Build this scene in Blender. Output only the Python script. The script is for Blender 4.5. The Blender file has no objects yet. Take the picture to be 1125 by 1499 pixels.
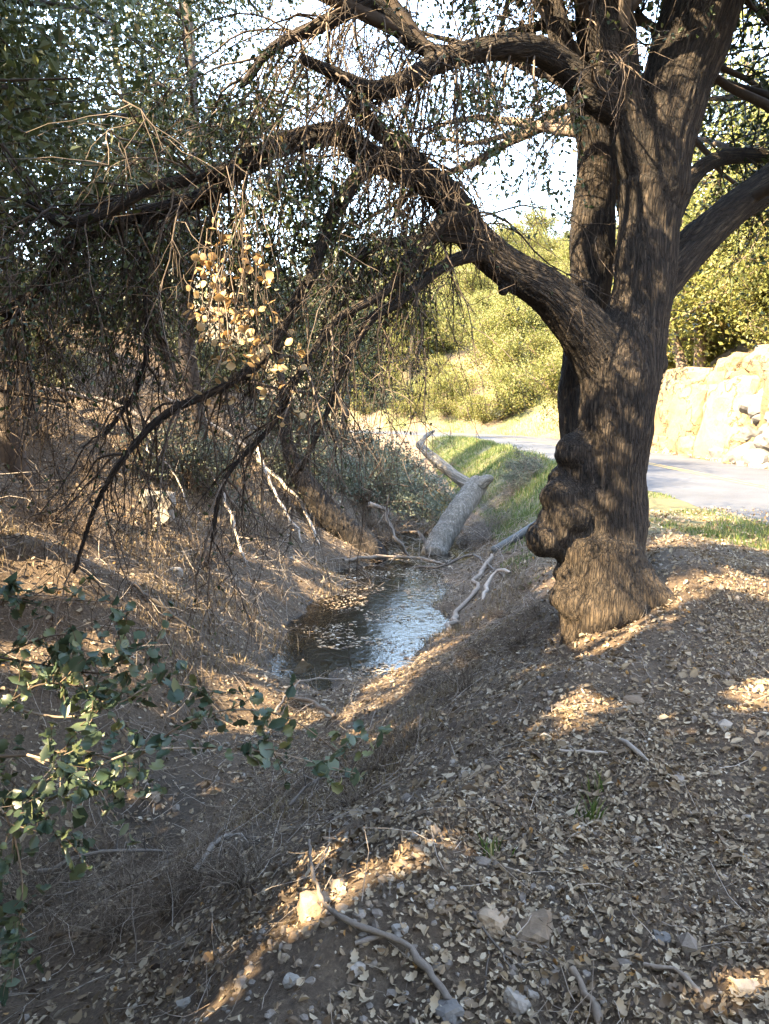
import bpy, math, random
import numpy as np
from mathutils import Vector

# ------------------------------------------------------------------ camera, sky, sun, exposure
scene = bpy.context.scene
CAM = np.array([0.0, 0.0, 1.6]); PITCH = math.radians(7.5); FPX = 1126.0   # photo pixels 1125 x 1499
cam_d = bpy.data.cameras.new('camera'); cam = bpy.data.objects.new('camera', cam_d)
scene.collection.objects.link(cam); scene.camera = cam
cam.location = CAM; cam.rotation_euler = (math.radians(90) - PITCH, 0, 0)
cam_d.sensor_fit = 'VERTICAL'; cam_d.sensor_height = 24.0; cam_d.lens = 24.0 * FPX / 1499.0
cam_d.clip_start = 0.05; cam_d.clip_end = 3000

SUN_EL = 40.0
SUN_AZ = np.array([-0.87, -0.49])              # horizontal direction towards the sun
SUN_AZ = SUN_AZ / np.linalg.norm(SUN_AZ)
SUN = np.array([SUN_AZ[0] * math.cos(math.radians(SUN_EL)), SUN_AZ[1] * math.cos(math.radians(SUN_EL)), math.sin(math.radians(SUN_EL))])
world = bpy.data.worlds.new('World'); scene.world = world; world.use_nodes = True
wn = world.node_tree; bg = wn.nodes['Background']
sky = wn.nodes.new('ShaderNodeTexSky'); sky.sky_type = 'NISHITA'; sky.sun_disc = False
sky.sun_elevation = math.radians(SUN_EL); sky.sun_rotation = math.atan2(SUN_AZ[0], SUN_AZ[1])
sky.air_density = 1.0; sky.dust_density = .6; sky.ozone_density = 1.4
wn.links.new(sky.outputs[0], bg.inputs[0]); bg.inputs[1].default_value = 0.15
sd = bpy.data.lights.new('sun', 'SUN'); sd.energy = 2.7; sd.angle = math.radians(0.5); sd.color = (1.0, 0.87, 0.66)
so = bpy.data.objects.new('sun', sd); scene.collection.objects.link(so)
so.rotation_euler = Vector(SUN).to_track_quat('Z', 'Y').to_euler(); so.location = (-20, -12, 25)
try:
    scene.view_settings.use_white_balance = True; scene.view_settings.white_balance_temperature = 7900     # camera white balance for open shade
except Exception: pass
scene.view_settings.view_transform = 'Standard'; scene.view_settings.look = 'None'
scene.view_settings.exposure = 4.05; scene.view_settings.gamma = 1.0
try:
    scene.cycles.use_denoising = True; scene.cycles.denoiser = 'OPENIMAGEDENOISE'
    scene.cycles.max_bounces = 6; scene.cycles.diffuse_bounces = 4; scene.cycles.transparent_max_bounces = 8
    scene.cycles.caustics_reflective = False; scene.cycles.caustics_refractive = False
except Exception: pass

# ------------------------------------------------------------------ helpers
rng = np.random.default_rng(11)
COL = scene.collection
def nrm(v): return v / np.maximum(np.linalg.norm(v, axis=-1, keepdims=True), 1e-9)
def _h(ix, iy, iz, s):
    n = (ix * 374761393 + iy * 668265263 + iz * 2147483647 + s * 974634777) & 0xFFFFFFFF
    n = ((n ^ (n >> 13)) * 1274126177) & 0xFFFFFFFF
    n = ((n ^ (n >> 16)) * 2246822519) & 0xFFFFFFFF
    return ((n ^ (n >> 15)) & 0xFFFFFF) / float(0xFFFFFF) * 2 - 1
def noise(p, s=0):
    p = np.asarray(p, float); f = np.floor(p); t = p - f; i = f.astype(np.int64); t = t * t * (3 - 2 * t)
    r = 0
    for a in (0, 1):
        for b in (0, 1):
            for c in (0, 1):
                w = (t[..., 0] if a else 1 - t[..., 0]) * (t[..., 1] if b else 1 - t[..., 1]) * (t[..., 2] if c else 1 - t[..., 2])
                r = r + w * _h(i[..., 0] + a, i[..., 1] + b, i[..., 2] + c, s)
    return r
def fbm(p, o=3, s=0):
    r = 0; a = 1.0; p = np.asarray(p, float)
    for k in range(o): r = r + a * noise(p * 2 ** k + 17.3 * k, s + k); a *= .5
    return r
def xyz(x, y, z=0.0):
    x = np.asarray(x, float); return np.stack([x, np.broadcast_to(y, x.shape).astype(float), np.broadcast_to(z, x.shape).astype(float)], -1)

def mesh(name, V, F, mat=None, smooth=True, tint=None, attrs=None):
    """F: (n,3) or (n,4) int array or list of such arrays"""
    Fs = F if isinstance(F, list) else [F]
    Fs = [f for f in Fs if len(f)]
    me = bpy.data.meshes.new(name)
    me.vertices.add(len(V)); me.vertices.foreach_set('co', np.ascontiguousarray(V, np.float32).ravel())
    tot = sum(f.size for f in Fs); me.loops.add(tot)
    me.loops.foreach_set('vertex_index', np.concatenate([f.ravel() for f in Fs]).astype(np.int32))
    st = []; o = 0
    for f in Fs: st.append(o + np.arange(len(f)) * f.shape[1]); o += f.size
    st = np.concatenate(st).astype(np.int32); me.polygons.add(len(st)); me.polygons.foreach_set('loop_start', st)
    me.update(calc_edges=True); me.validate()
    me.polygons.foreach_set('use_smooth', np.full(len(me.polygons), smooth))
    if tint is not None:
        a = me.attributes.new('tint', 'FLOAT', 'POINT'); a.data.foreach_set('value', np.asarray(tint, np.float32))
    for k, v in (attrs or {}).items():
        if v.ndim == 1:
            a = me.attributes.new(k, 'FLOAT', 'POINT'); a.data.foreach_set('value', v.astype(np.float32))
        else:
            a = me.attributes.new(k, 'FLOAT_VECTOR', 'POINT'); a.data.foreach_set('vector', v.astype(np.float32).ravel())
    if mat: me.materials.append(mat)
    return me
def obj(name, me, parent=None, loc=None):
    o = bpy.data.objects.new(name, me); COL.objects.link(o)
    if parent is not None: o.parent = parent
    if loc is not None: o.location = loc
    return o
def tag(o, label=None, cat=None, group=None, kind=None):
    if label: o['label'] = label
    if cat: o['category'] = cat
    if group: o['group'] = group
    if kind: o['kind'] = kind
    return o
def empty(name, loc, label, cat, group=None):
    o = bpy.data.objects.new(name, None); COL.objects.link(o); o.location = loc
    return tag(o, label, cat, group)
def part(name, me, parent):                      # mesh given in world coordinates, parented to an unrotated thing
    o = obj(name, me, parent); o.location = -Vector(parent.location) if parent.type == 'EMPTY' else (0, 0, 0); return o

class Bag:                                        # collects geometry for one mesh
    def __init__(s): s.V = []; s.F3 = []; s.F4 = []; s.T = []; s.n = 0
    def add(s, V, F, t=None):
        (s.F3 if F.shape[1] == 3 else s.F4).append(F + s.n); s.V.append(V); s.n += len(V)
        s.T.append(np.full(len(V), .5) if t is None else t)
    def mesh(s, name, mat, smooth=True):
        return mesh(name, np.concatenate(s.V), [np.concatenate(f) for f in (s.F3, s.F4) if f], mat, smooth, np.concatenate(s.T))

def tubes(P, R, S=4, tint=None):
    """P (B,K,3), R (B,K) -> verts, quads, tint"""
    P = np.asarray(P, float); R = np.asarray(R, float); B, K, _ = P.shape
    T = nrm(np.gradient(P, axis=1)); D = nrm(P[:, -1] - P[:, 0])
    ax = np.argmin(np.abs(D), axis=1); ref = np.eye(3)[ax][:, None, :]
    N = nrm(np.cross(T, ref)); M = np.cross(T, N)
    a = np.arange(S) / S * 2 * math.pi
    ring = P[:, :, None, :] + R[:, :, None, None] * (np.cos(a)[None, None, :, None] * N[:, :, None, :] + np.sin(a)[None, None, :, None] * M[:, :, None, :])
    V = ring.reshape(-1, 3)
    b = np.arange(B)[:, None, None] * K * S; k = np.arange(K - 1)[None, :, None] * S; j = np.arange(S)[None, None, :]; j2 = (j + 1) % S
    F = np.stack([b + k + j, b + k + j2, b + k + S + j2, b + k + S + j], -1).reshape(-1, 4)
    t = rng.random(B) if tint is None else np.asarray(tint, float)
    return V, F, np.repeat(t, K * S)
def grow(start, d, L, K, droop=0.0, wig=0.15, up=0.0):
    """integrated curving branches: start (B,3), d (B,3), L (B)"""
    B = len(start); P = np.zeros((B, K, 3)); P[:, 0] = start; d = nrm(np.asarray(d, float)); st = (np.asarray(L, float) / (K - 1))[:, None]
    dr = np.broadcast_to(np.asarray(droop, float), (B,))
    for k in range(1, K):
        d = d + rng.normal(0, wig, (B, 3)); d[:, 2] += up - dr; d = nrm(d); P[:, k] = P[:, k - 1] + d * st
    return P
def taper(B, K, r0, r1):
    r0 = np.broadcast_to(np.asarray(r0, float), (B,)); t = np.linspace(0, 1, K)[None]
    return r0[:, None] * (1 - t) + np.minimum(r1, r0)[:, None] * t if np.ndim(r1) else r0[:, None] * (1 - t) + r1 * t
def rdir(n):
    return nrm(rng.normal(0, 1, (n, 3)))
def leaves(pos, size, axis=None, width=.55, fold=.15, tint=None):
    """kite leaves folded on the midrib, 2 tris each"""
    n = len(pos); a = rdir(n) if axis is None else nrm(axis); b = nrm(np.cross(a, rdir(n))); c = np.cross(a, b)
    L = np.broadcast_to(np.asarray(size, float), (n,))[:, None] * rng.uniform(.65, 1.25, (n, 1))
    m = pos + a * L * .45
    V = np.stack([pos, m + b * L * width * .5 + c * L * fold, pos + a * L, m - b * L * width * .5 + c * L * fold], 1).reshape(-1, 3)
    i = np.arange(n)[:, None] * 4; F = np.concatenate([i + [0, 1, 2], i + [0, 2, 3]], 0)
    t = rng.random(n) if tint is None else tint
    return V, F, np.repeat(t, 4)
def leaves6(pos, size, axis, nor, width=.6, curl=.15, tint=None):
    """oval leaves of two quads folded on the midrib"""
    n = len(pos); a = nrm(axis); b = nrm(np.cross(nor, a)); c = np.cross(a, b)
    L = np.broadcast_to(np.asarray(size, float), (n,))[:, None] * np.clip(rng.lognormal(-.08, .42, (n, 1)), .3, 2.1); w = L * width * rng.uniform(.45, 1.2, (n, 1)) * .5
    cu = L * curl * rng.uniform(-.6, 1.6, (n, 1)); cu2 = L * curl * rng.uniform(-.6, 1.6, (n, 1))
    V = np.stack([pos - a * L * .5 + c * cu2 * .5, pos - a * L * .2 + b * w + c * cu, pos + a * L * .22 + b * w * .9 + c * cu, pos + a * L * .5 + c * cu2,
                  pos + a * L * .22 - b * w * .9 + c * cu * .8, pos - a * L * .2 - b * w + c * cu * .8], 1).reshape(-1, 3)
    i = np.arange(n)[:, None] * 6; F = np.concatenate([i + [0, 3, 2, 1], i + [0, 5, 4, 3]], 0)
    t = rng.random(n) if tint is None else tint
    return V, F, np.repeat(t, 6)

# photo pixels -> rays
CP, SP = math.cos(PITCH), math.sin(PITCH)
def ray(px, py):
    u = (np.asarray(px, float) - 562.5) / FPX; v = (749.5 - np.asarray(py, float)) / FPX
    return np.stack([u, CP + v * SP, -SP + v * CP], -1)
def pix(px, py, Y):
    d = ray(px, py); return CAM + d * (np.asarray(Y, float) / d[..., 1])[..., None]
def rad(rpx, py, Y):                               # pixel radius -> metres at that distance
    v = (749.5 - py) / FPX; return rpx / FPX * Y / (CP + v * SP)
def topix(p):
    q = p - CAM; f = q[..., 1] * CP - q[..., 2] * SP; u = q[..., 0] / np.maximum(f, 1e-3); v = (q[..., 1] * SP + q[..., 2] * CP) / np.maximum(f, 1e-3)
    return 562.5 + u * FPX, 749.5 - v * FPX, f
def inframe(p, m=20):
    x, y, f = topix(p); return (f > .1) & (x > -m) & (x < 1125 + m) & (y > -m) & (y < 1499 + m)

# ------------------------------------------------------------------ terrain
XC, YC, RR = -22.1, 38.0, 30.0                     # centre of the road's bend
def roadD(x, y):                                   # signed distance right of the road centre line
    return np.where(y < YC, x - (XC + RR), np.hypot(x - XC, np.maximum(y, YC) - YC) - RR)
_ky = [-60, -5, 0, 1, 4.5, 5.5, 8.4, 11.6, 14.7, 17, 20, 30, 38]; _kx = [-24, -5.8, -3.9, -3.5, -2.2, -1.75, -.65, -.05, .2, .8, 1.2, 1.5, 1.5]
_cy = [-60, -5, 0, 2, 2.96, 4.4, 5.5, 6.2, 8, 10, 14, 20, 38]; _cx = [-18, -3, -1.1, -.22, .32, 1.22, 1.95, 2.3, 2.9, 3.5, 4.3, 4.7, 4.7]
def sm(t): t = np.clip(t, 0, 1); return t * t * (3 - 2 * t)
def height(x, y):
    x = np.asarray(x, float); y = np.asarray(y, float); p = xyz(x, y)
    arc = np.hypot(x - XC, np.maximum(y, YC) - YC) - 23.6
    g = np.where(y < YC, x - np.interp(y, _ky, _kx), arc)          # signed distance right of the creek line
    W = np.where(y < YC, np.interp(y, _cy, _cx) - np.interp(y, _ky, _kx), 3.2)
    bed = -1.60 + .23 * sm((8.9 - y) / 1.3) + .07 * noise(p * 1.7, 12)
    hw = 1.05 + .3 * noise(p * .9, 3) - .3 * sm((9.5 - y) / 2) - .3 * (g < 0)
    s = np.clip((g - hw * .75) / np.maximum(W - hw * .75, .3), 0, 1)
    zr = bed + (0 - bed) * (.8 * s + .2 * sm(s))
    gl = np.maximum(-g - hw, 0)
    zl = bed + .74 * np.minimum(gl, 4.6) + .5 * np.clip(gl - 4.6, 0, 22)
    z = np.where(g > 0, zr, zl)
    D = roadD(x, y); hill = np.maximum(D - 2.9, 0)
    cut = sm((y - 15) / 3) * sm((37 - y) / 4)
    zh = .62 * np.minimum(hill, 16) + .42 * np.clip(hill - 16, 0, 26) + cut * (1.6 * sm(hill / .9))
    z = np.where(D > 0, zh, z)
    off = np.clip(np.abs(D) - 2.7, 0, 1.2) / 1.2
    z = z + off * (.07 * noise(p * 1.1, 5) + .05 * noise(p * 2.6, 6)) + off * np.clip(np.abs(g) / 2, .15, 1) * .025 * noise(p * 6.0, 8)
    z = z + np.clip(hill / 6, 0, 1) * 1.1 * noise(p * .16, 9) + np.clip(gl / 3, 0, 1) * .3 * noise(p * .5, 10)
    z = z + .16 * np.exp(-((x - 2.9) ** 2 / 1.6 + (y - 7.2) ** 2 / 2.5))           # earth heaped against the oak
    z = z + .26 * np.exp(-((x - 2.5) ** 2 / .35 + (y - 6.5) ** 2 / .45))
    return z
def H(x, y): return float(height(np.array([x]), np.array([y]))[0])
def gnormal(x, y):
    e = .06; a = (height(x + e, y) - height(x - e, y)) / (2 * e); b = (height(x, y + e) - height(x, y - e)) / (2 * e)
    return nrm(np.stack([-a, -b, np.ones_like(a)], -1))
def ground_at(px, py):                              # where a photo pixel's ray meets the terrain
    d = ray(px, py); t = np.geomspace(1.0, 90, 160); q = CAM + d * t[:, None]; hit = q[:, 2] < height(q[:, 0], q[:, 1])
    if not hit.any(): return q[-1]
    k = max(int(np.argmax(hit)), 1); t = np.linspace(t[k - 1], t[k], 30); q = CAM + d * t[:, None]; hit = q[:, 2] < height(q[:, 0], q[:, 1]); return q[np.argmax(hit)]

# sunlit gaps in the canopies: leaves standing between these places and the sun are thinned out
SPOTS = []
def spot_line(pts, r, n):
    pts = np.array(pts, float); t = np.linspace(0, len(pts) - 1, n)
    for k in t: SPOTS.append((ground_at(np.interp(k, range(len(pts)), pts[:, 0]), np.interp(k, range(len(pts)), pts[:, 1])), r))
spot_line([(320, 1470), (440, 1345), (560, 1275), (625, 1235)], .10, 12)
spot_line([(440, 1268), (520, 1205)], .07, 4)
spot_line([(250, 1445), (380, 1360)], .06, 4)
spot_line([(560, 1020), (600, 970), (690, 925)], .40, 5)
spot_line([(835, 1050), (850, 1020)], .14, 3)
spot_line([(770, 990), (960, 925)], .12, 5)
spot_line([(210, 1000), (300, 1020), (380, 960)], .34, 5)
spot_line([(340, 880), (440, 860), (500, 800)], .25, 5)
spot_line([(1060, 855), (1120, 865)], .12, 3); spot_line([(1090, 1020), (1125, 1015)], .15, 2); spot_line([(1110, 1450), (1120, 1480)], .12, 2)
spot_line([(60, 590), (180, 610), (300, 670), (420, 770)], .35, 8)
spot_line([(640, 790), (680, 730)], .5, 3)
for a_ in ((100, 600), (200, 640), (330, 690), (420, 760), (300, 900), (150, 950), (400, 850), (60, 690), (340, 780), (480, 790), (540, 815)): spot_line([a_, (a_[0] + 25, a_[1] + 12)], .55, 2)
r2 = np.random.default_rng(5)
for _ in range(26): spot_line([(r2.uniform(0, 470), r2.uniform(570, 950))] * 2, r2.uniform(.15, .4), 1)
for _ in range(8): spot_line([(r2.uniform(420, 720), r2.uniform(900, 1080))] * 2, r2.uniform(.1, .25), 1)
spot_line([(960, 740), (1050, 755)], .5, 3)
for a in ((868, 250, 6.9), (868, 330, 6.8), (864, 400, 6.8), (845, 520, 6.6), (1040, 330, 6.6), (1100, 285, 6.9), (590, 215, 6.6), (890, 870, 5.9), (940, 880, 5.9), (860, 900, 5.8),
          (340, 330, 4.85), (345, 400, 4.85), (350, 470, 4.85), (130, 1085, 2.45)):
    SPOTS.append((pix(*a), (.65 if a[2] > 6.5 else .3) if a[2] > 5.5 else .3 if a[2] > 5.5 else .34 if a[2] > 4 else .22))
def carve(p, thin=0.0, pad=0.03):
    keep = np.ones(len(p), bool)
    for c, r in SPOTS:
        q = p - c; t = q @ SUN; d2 = (q * q).sum(1) - t * t
        keep &= ~((t > .25) & (d2 < (r + pad) ** 2))
    return keep | (rng.random(len(p)) < thin)

# ------------------------------------------------------------------ materials
def mat(name):
    m = bpy.data.materials.new(name); m.use_nodes = True; nt = m.node_tree; b = nt.nodes['Principled BSDF']; return m, nt, b
def ramp(nt, stops, interp='LINEAR'):
    r = nt.nodes.new('ShaderNodeValToRGB'); r.color_ramp.interpolation = interp; e = r.color_ramp.elements
    while len(e) < len(stops): e.new(.5)
    for i, (p, c) in enumerate(stops): e[i].position = p; e[i].color = (*c, 1)
    return r
def attr(nt, n): a = nt.nodes.new('ShaderNodeAttribute'); a.attribute_name = n; return a
def nz(nt, scale, detail=6, vec=None, rough=.6):
    n = nt.nodes.new('ShaderNodeTexNoise'); n.inputs['Scale'].default_value = scale; n.inputs['Detail'].default_value = detail; n.inputs['Roughness'].default_value = rough
    if vec is not None: nt.links.new(vec, n.inputs['Vector'])
    return n
def bump(nt, h, b, strength=.5, dist=.02):
    u = nt.nodes.new('ShaderNodeBump'); u.inputs['Strength'].default_value = strength; u.inputs['Distance'].default_value = dist
    nt.links.new(h, u.inputs['Height']); nt.links.new(u.outputs[0], b.inputs['Normal'])
def mixc(nt, f, a, b, mode='MIX'):
    m = nt.nodes.new('ShaderNodeMix'); m.data_type = 'RGBA'; m.blend_type = mode
    for s, v in ((0, f), (6, a), (7, b)):
        if hasattr(v, 'links') or hasattr(v, 'is_linked'): nt.links.new(v, m.inputs[s])
        else: m.inputs[s].default_value = v if s == 0 else (*v, 1)
    return m.outputs[2]
def geo(nt): return nt.nodes.new('ShaderNodeNewGeometry').outputs['Position']
def leaf_mat(name, stops, trans=.3, rough=.5):
    m, nt, b = mat(name); a = attr(nt, 'tint'); r = ramp(nt, stops); nt.links.new(a.outputs['Fac'], r.inputs[0])
    nt.links.new(r.outputs[0], b.inputs['Base Color']); b.inputs['Roughness'].default_value = rough
    if trans:
        t = nt.nodes.new('ShaderNodeBsdfTranslucent'); nt.links.new(r.outputs[0], t.inputs[0]); x = nt.nodes.new('ShaderNodeMixShader'); x.inputs[0].default_value = trans
        nt.links.new(b.outputs[0], x.inputs[1]); nt.links.new(t.outputs[0], x.inputs[2]); nt.links.new(x.outputs[0], nt.nodes['Material Output'].inputs[0])
    return m
def wood_mat(name, stops, scale=30, rough=.9):     # twigs and sticks: tint per twig plus fine noise
    m, nt, b = mat(name); a = attr(nt, 'tint'); n = nz(nt, scale, 5, geo(nt)); ad = nt.nodes.new('ShaderNodeMath'); ad.operation = 'MULTIPLY_ADD'
    nt.links.new(n.outputs[0], ad.inputs[0]); ad.inputs[1].default_value = .6; nt.links.new(a.outputs['Fac'], ad.inputs[2])
    sb = nt.nodes.new('ShaderNodeMath'); sb.operation = 'SUBTRACT'; nt.links.new(ad.outputs[0], sb.inputs[0]); sb.inputs[1].default_value = .3
    r = ramp(nt, stops); nt.links.new(sb.outputs[0], r.inputs[0]); nt.links.new(r.outputs[0], b.inputs['Base Color']); b.inputs['Roughness'].default_value = rough
    bump(nt, n.outputs[0], b, .4, .006); return m
def bark_mat(name, dark, mid, light, vs=1.0, vd=.3):
    m, nt, b = mat(name); a = attr(nt, 'bark'); f = attr(nt, 'furrow'); n = nz(nt, 70, 6, a.outputs['Vector'], .65); n2 = nz(nt, 2.2, 3, geo(nt))
    ad = nt.nodes.new('ShaderNodeMath'); ad.operation = 'MULTIPLY_ADD'; nt.links.new(f.outputs['Fac'], ad.inputs[0]); ad.inputs[1].default_value = .6; nt.links.new(n.outputs[0], ad.inputs[2])
    r = ramp(nt, [(.42, dark), (.8, mid), (1.0, light)]); nt.links.new(ad.outputs[0], r.inputs[0])
    c = mixc(nt, n2.outputs[0], r.outputs[0], (.62, .58, .5), 'MULTIPLY'); nt.links.new(c, b.inputs['Base Color']); b.inputs['Roughness'].default_value = .92
    mp = nt.nodes.new('ShaderNodeMapping'); mp.inputs['Scale'].default_value = (1, 1, 1.9); nt.links.new(a.outputs['Vector'], mp.inputs[0]); wn_ = nz(nt, 14, 4, mp.outputs[0]); wa = nt.nodes.new('ShaderNodeVectorMath'); wa.operation = 'MULTIPLY_ADD'; nt.links.new(wn_.outputs['Color'], wa.inputs[0]); wa.inputs[1].default_value = (.075, .075, .06); nt.links.new(mp.outputs[0], wa.inputs[2])
    vo = nt.nodes.new('ShaderNodeTexVoronoi'); vo.feature = 'DISTANCE_TO_EDGE'; vo.inputs['Scale'].default_value = 42 * vs; nt.links.new(wa.outputs[0], vo.inputs['Vector']); vr = ramp(nt, [(0, (vd, vd, vd)), (.14, (.75, .75, .75)), (.4, (1, 1, 1))]); nt.links.new(vo.outputs['Distance'], vr.inputs[0])
    st_ = attr(nt, 'stain'); c = mixc(nt, st_.outputs['Fac'], c, (.125, .086, .052)); c = mixc(nt, 1.0, c, vr.outputs[0], 'MULTIPLY'); nt.links.new(c, b.inputs['Base Color'])
    n3 = nz(nt, 110, 5, a.outputs['Vector'], .7); sm_ = nt.nodes.new('ShaderNodeMath'); nt.links.new(n3.outputs[0], sm_.inputs[0]); nt.links.new(vr.outputs[0], sm_.inputs[1])
    bump(nt, sm_.outputs[0], b, 1.0, .03); return m

M = {}
M['bark'] = bark_mat('oak_bark', (.011, .008, .006), (.050, .035, .025), (.135, .10, .072))
M['pale_bark'] = bark_mat('weathered_wood', (.11, .095, .08), (.26, .235, .2), (.42, .38, .33), .5, .55)
M['twig'] = wood_mat('dark_twig', [(0, (.022, .015, .011)), (.6, (.070, .050, .036)), (1, (.20, .155, .12))])
M['dead'] = wood_mat('dead_wood', [(0, (.10, .075, .055)), (.5, (.23, .18, .138)), (1, (.42, .36, .30))], 50)
M['stick'] = wood_mat('grey_stick', [(0, (.06, .048, .038)), (.5, (.135, .11, .09)), (1, (.25, .215, .18))], 60)
M['brush'] = wood_mat('brush_twig', [(0, (.06, .04, .026)), (.5, (.14, .098, .066)), (1, (.27, .21, .155))])
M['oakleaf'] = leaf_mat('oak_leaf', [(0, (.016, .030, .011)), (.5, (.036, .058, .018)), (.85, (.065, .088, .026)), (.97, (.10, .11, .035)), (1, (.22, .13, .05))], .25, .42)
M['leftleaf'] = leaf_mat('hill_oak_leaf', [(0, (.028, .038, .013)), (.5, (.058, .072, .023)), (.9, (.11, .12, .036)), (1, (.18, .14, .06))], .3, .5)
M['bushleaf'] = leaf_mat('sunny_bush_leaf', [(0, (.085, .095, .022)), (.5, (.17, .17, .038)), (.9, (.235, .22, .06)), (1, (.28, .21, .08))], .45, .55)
M['greyleaf'] = leaf_mat('grey_green_leaf', [(0, (.05, .065, .045)), (.6, (.10, .12, .08)), (1, (.17, .18, .12))], .25, .6)
M['shootleaf'] = leaf_mat('shoot_leaf', [(0, (.034, .060, .036)), (.5, (.058, .088, .050)), (.85, (.095, .12, .06)), (1, (.14, .15, .06))], .25, .38)
M['dryleaf'] = leaf_mat('dry_hanging_leaf', [(0, (.24, .13, .05)), (.5, (.42, .27, .12)), (1, (.55, .40, .21))], .3, .6)
M['litter'] = leaf_mat('fallen_leaf', [(0, (.055, .036, .024)), (.3, (.14, .092, .052)), (.6, (.27, .20, .124)), (.85, (.375, .30, .205)), (.97, (.46, .40, .31)), (1, (.34, .18, .055))], .08, .7)
M['grass'] = leaf_mat('grass_blade', [(0, (.045, .075, .018)), (.55, (.085, .135, .03)), (.8, (.15, .18, .05)), (1, (.33, .27, .13))], .35, .5)
M['drygrass'] = leaf_mat('dry_grass_blade', [(0, (.12, .083, .045)), (.6, (.22, .16, .088)), (1, (.34, .27, .165))], .25, .7)
def stone_mat(name, stops, scale=14):
    m, nt, b = mat(name); a = attr(nt, 'tint'); oi = nt.nodes.new('ShaderNodeObjectInfo'); n = nz(nt, scale, 8, geo(nt), .65)
    ad = nt.nodes.new('ShaderNodeMath'); ad.operation = 'ADD'; nt.links.new(a.outputs['Fac'], ad.inputs[0]); nt.links.new(n.outputs[0], ad.inputs[1])
    a2 = nt.nodes.new('ShaderNodeMath'); a2.operation = 'MULTIPLY_ADD'; nt.links.new(oi.outputs['Random'], a2.inputs[0]); a2.inputs[1].default_value = .5; nt.links.new(ad.outputs[0], a2.inputs[2])
    a3 = nt.nodes.new('ShaderNodeMath'); a3.operation = 'MULTIPLY'; nt.links.new(a2.outputs[0], a3.inputs[0]); a3.inputs[1].default_value = .5
    r = ramp(nt, stops); nt.links.new(a3.outputs[0], r.inputs[0]); nt.links.new(r.outputs[0], b.inputs['Base Color']); b.inputs['Roughness'].default_value = .85
    bump(nt, n.outputs[0], b, .5, .02); return m
M['stone'] = stone_mat('bank_stone', [(.2, (.09, .07, .055)), (.55, (.19, .155, .125)), (.8, (.30, .26, .215)), (1, (.48, .44, .39))], 25)
M['tanrock'] = stone_mat('tan_cut_rock', [(.3, (.08, .05, .022)), (.5, (.165, .11, .052)), (.7, (.22, .155, .08)), (1, (.29, .21, .11))], 1.6)
def cracked(m_, sc):
    nt = m_.node_tree; b = nt.nodes['Principled BSDF']; g = geo(nt); wv = nt.nodes.new('ShaderNodeVectorMath'); wv.operation = 'MULTIPLY_ADD'; n = nz(nt, 1.2, 5, g); nt.links.new(n.outputs['Color'], wv.inputs[0]); wv.inputs[1].default_value = (2.2, 2.2, 2.2); nt.links.new(g, wv.inputs[2])
    v = nt.nodes.new('ShaderNodeTexVoronoi'); v.feature = 'DISTANCE_TO_EDGE'; v.inputs['Scale'].default_value = sc; nt.links.new(wv.outputs[0], v.inputs['Vector']); cr = ramp(nt, [(0, (.4, .34, .28)), (.018, (1, 1, 1))]); nt.links.new(v.outputs['Distance'], cr.inputs[0])
    src = b.inputs['Base Color'].links[0].from_socket; nt.links.new(mixc(nt, 1.0, src, cr.outputs[0], 'MULTIPLY'), b.inputs['Base Color'])
    n2 = nz(nt, 5, 10, g, .75); ad = nt.nodes.new('ShaderNodeMath'); nt.links.new(n2.outputs[0], ad.inputs[0]); nt.links.new(cr.outputs[0], ad.inputs[1]); bump(nt, ad.outputs[0], b, 1.0, .12)
cracked(M['tanrock'], .38)
M['greyrock'] = stone_mat('grey_boulder_rock', [(.2, (.04, .037, .034)), (.5, (.085, .08, .073)), (.8, (.14, .13, .12)), (1, (.20, .185, .165))], 4)
M['whiterock'] = stone_mat('pale_rock', [(.2, (.14, .12, .095)), (.6, (.26, .235, .20)), (1, (.44, .41, .37))], 9)
M['clod'] = stone_mat('earth_clod', [(.2, (.11, .072, .045)), (.6, (.21, .15, .10)), (1, (.34, .26, .18))], 20)
# ground: colour follows what covers it (attribute cover: 0 soil/litter, 1 green grass, 2 dry tan slope), fine noise for crumbs
m, nt, b = mat('earth'); M['earth'] = m
g = geo(nt); n1 = nz(nt, 1.3, 6, g); n2 = nz(nt, 38, 8, g, .75); n3 = nz(nt, 7, 6, g, .7)
soil = ramp(nt, [(.28, (.045, .032, .022)), (.5, (.11, .080, .055)), (.72, (.21, .162, .112))]); nt.links.new(n2.outputs[0], soil.inputs[0])
red = mixc(nt, n1.outputs[0], soil.outputs[0], (.95, .82, .68), 'MULTIPLY')
gr = ramp(nt, [(.3, (.07, .065, .03)), (.55, (.10, .12, .035)), (.8, (.21, .18, .085))]); nt.links.new(n3.outputs[0], gr.inputs[0])
tan = ramp(nt, [(.3, (.08, .055, .032)), (.55, (.15, .11, .065)), (.8, (.23, .18, .105))]); nt.links.new(n3.outputs[0], tan.inputs[0])
wet = attr(nt, 'wet'); gg = attr(nt, 'green'); tt = attr(nt, 'tan')
c = mixc(nt, tt.outputs['Fac'], red, tan.outputs[0]); c = mixc(nt, gg.outputs['Fac'], c, gr.outputs[0]); c = mixc(nt, wet.outputs['Fac'], c, (.030, .024, .018))
nt.links.new(c, b.inputs['Base Color'])
rr = nt.nodes.new('ShaderNodeMapRange'); rr.inputs[3].default_value = .95; rr.inputs[4].default_value = .8; nt.links.new(wet.outputs['Fac'], rr.inputs[0]); nt.links.new(rr.outputs[0], b.inputs['Roughness'])
bs = nt.nodes.new('ShaderNodeMath'); nt.links.new(n2.outputs[0], bs.inputs[0]); nt.links.new(n3.outputs[0], bs.inputs[1]); bump(nt, bs.outputs[0], b, .9, .035)
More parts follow.
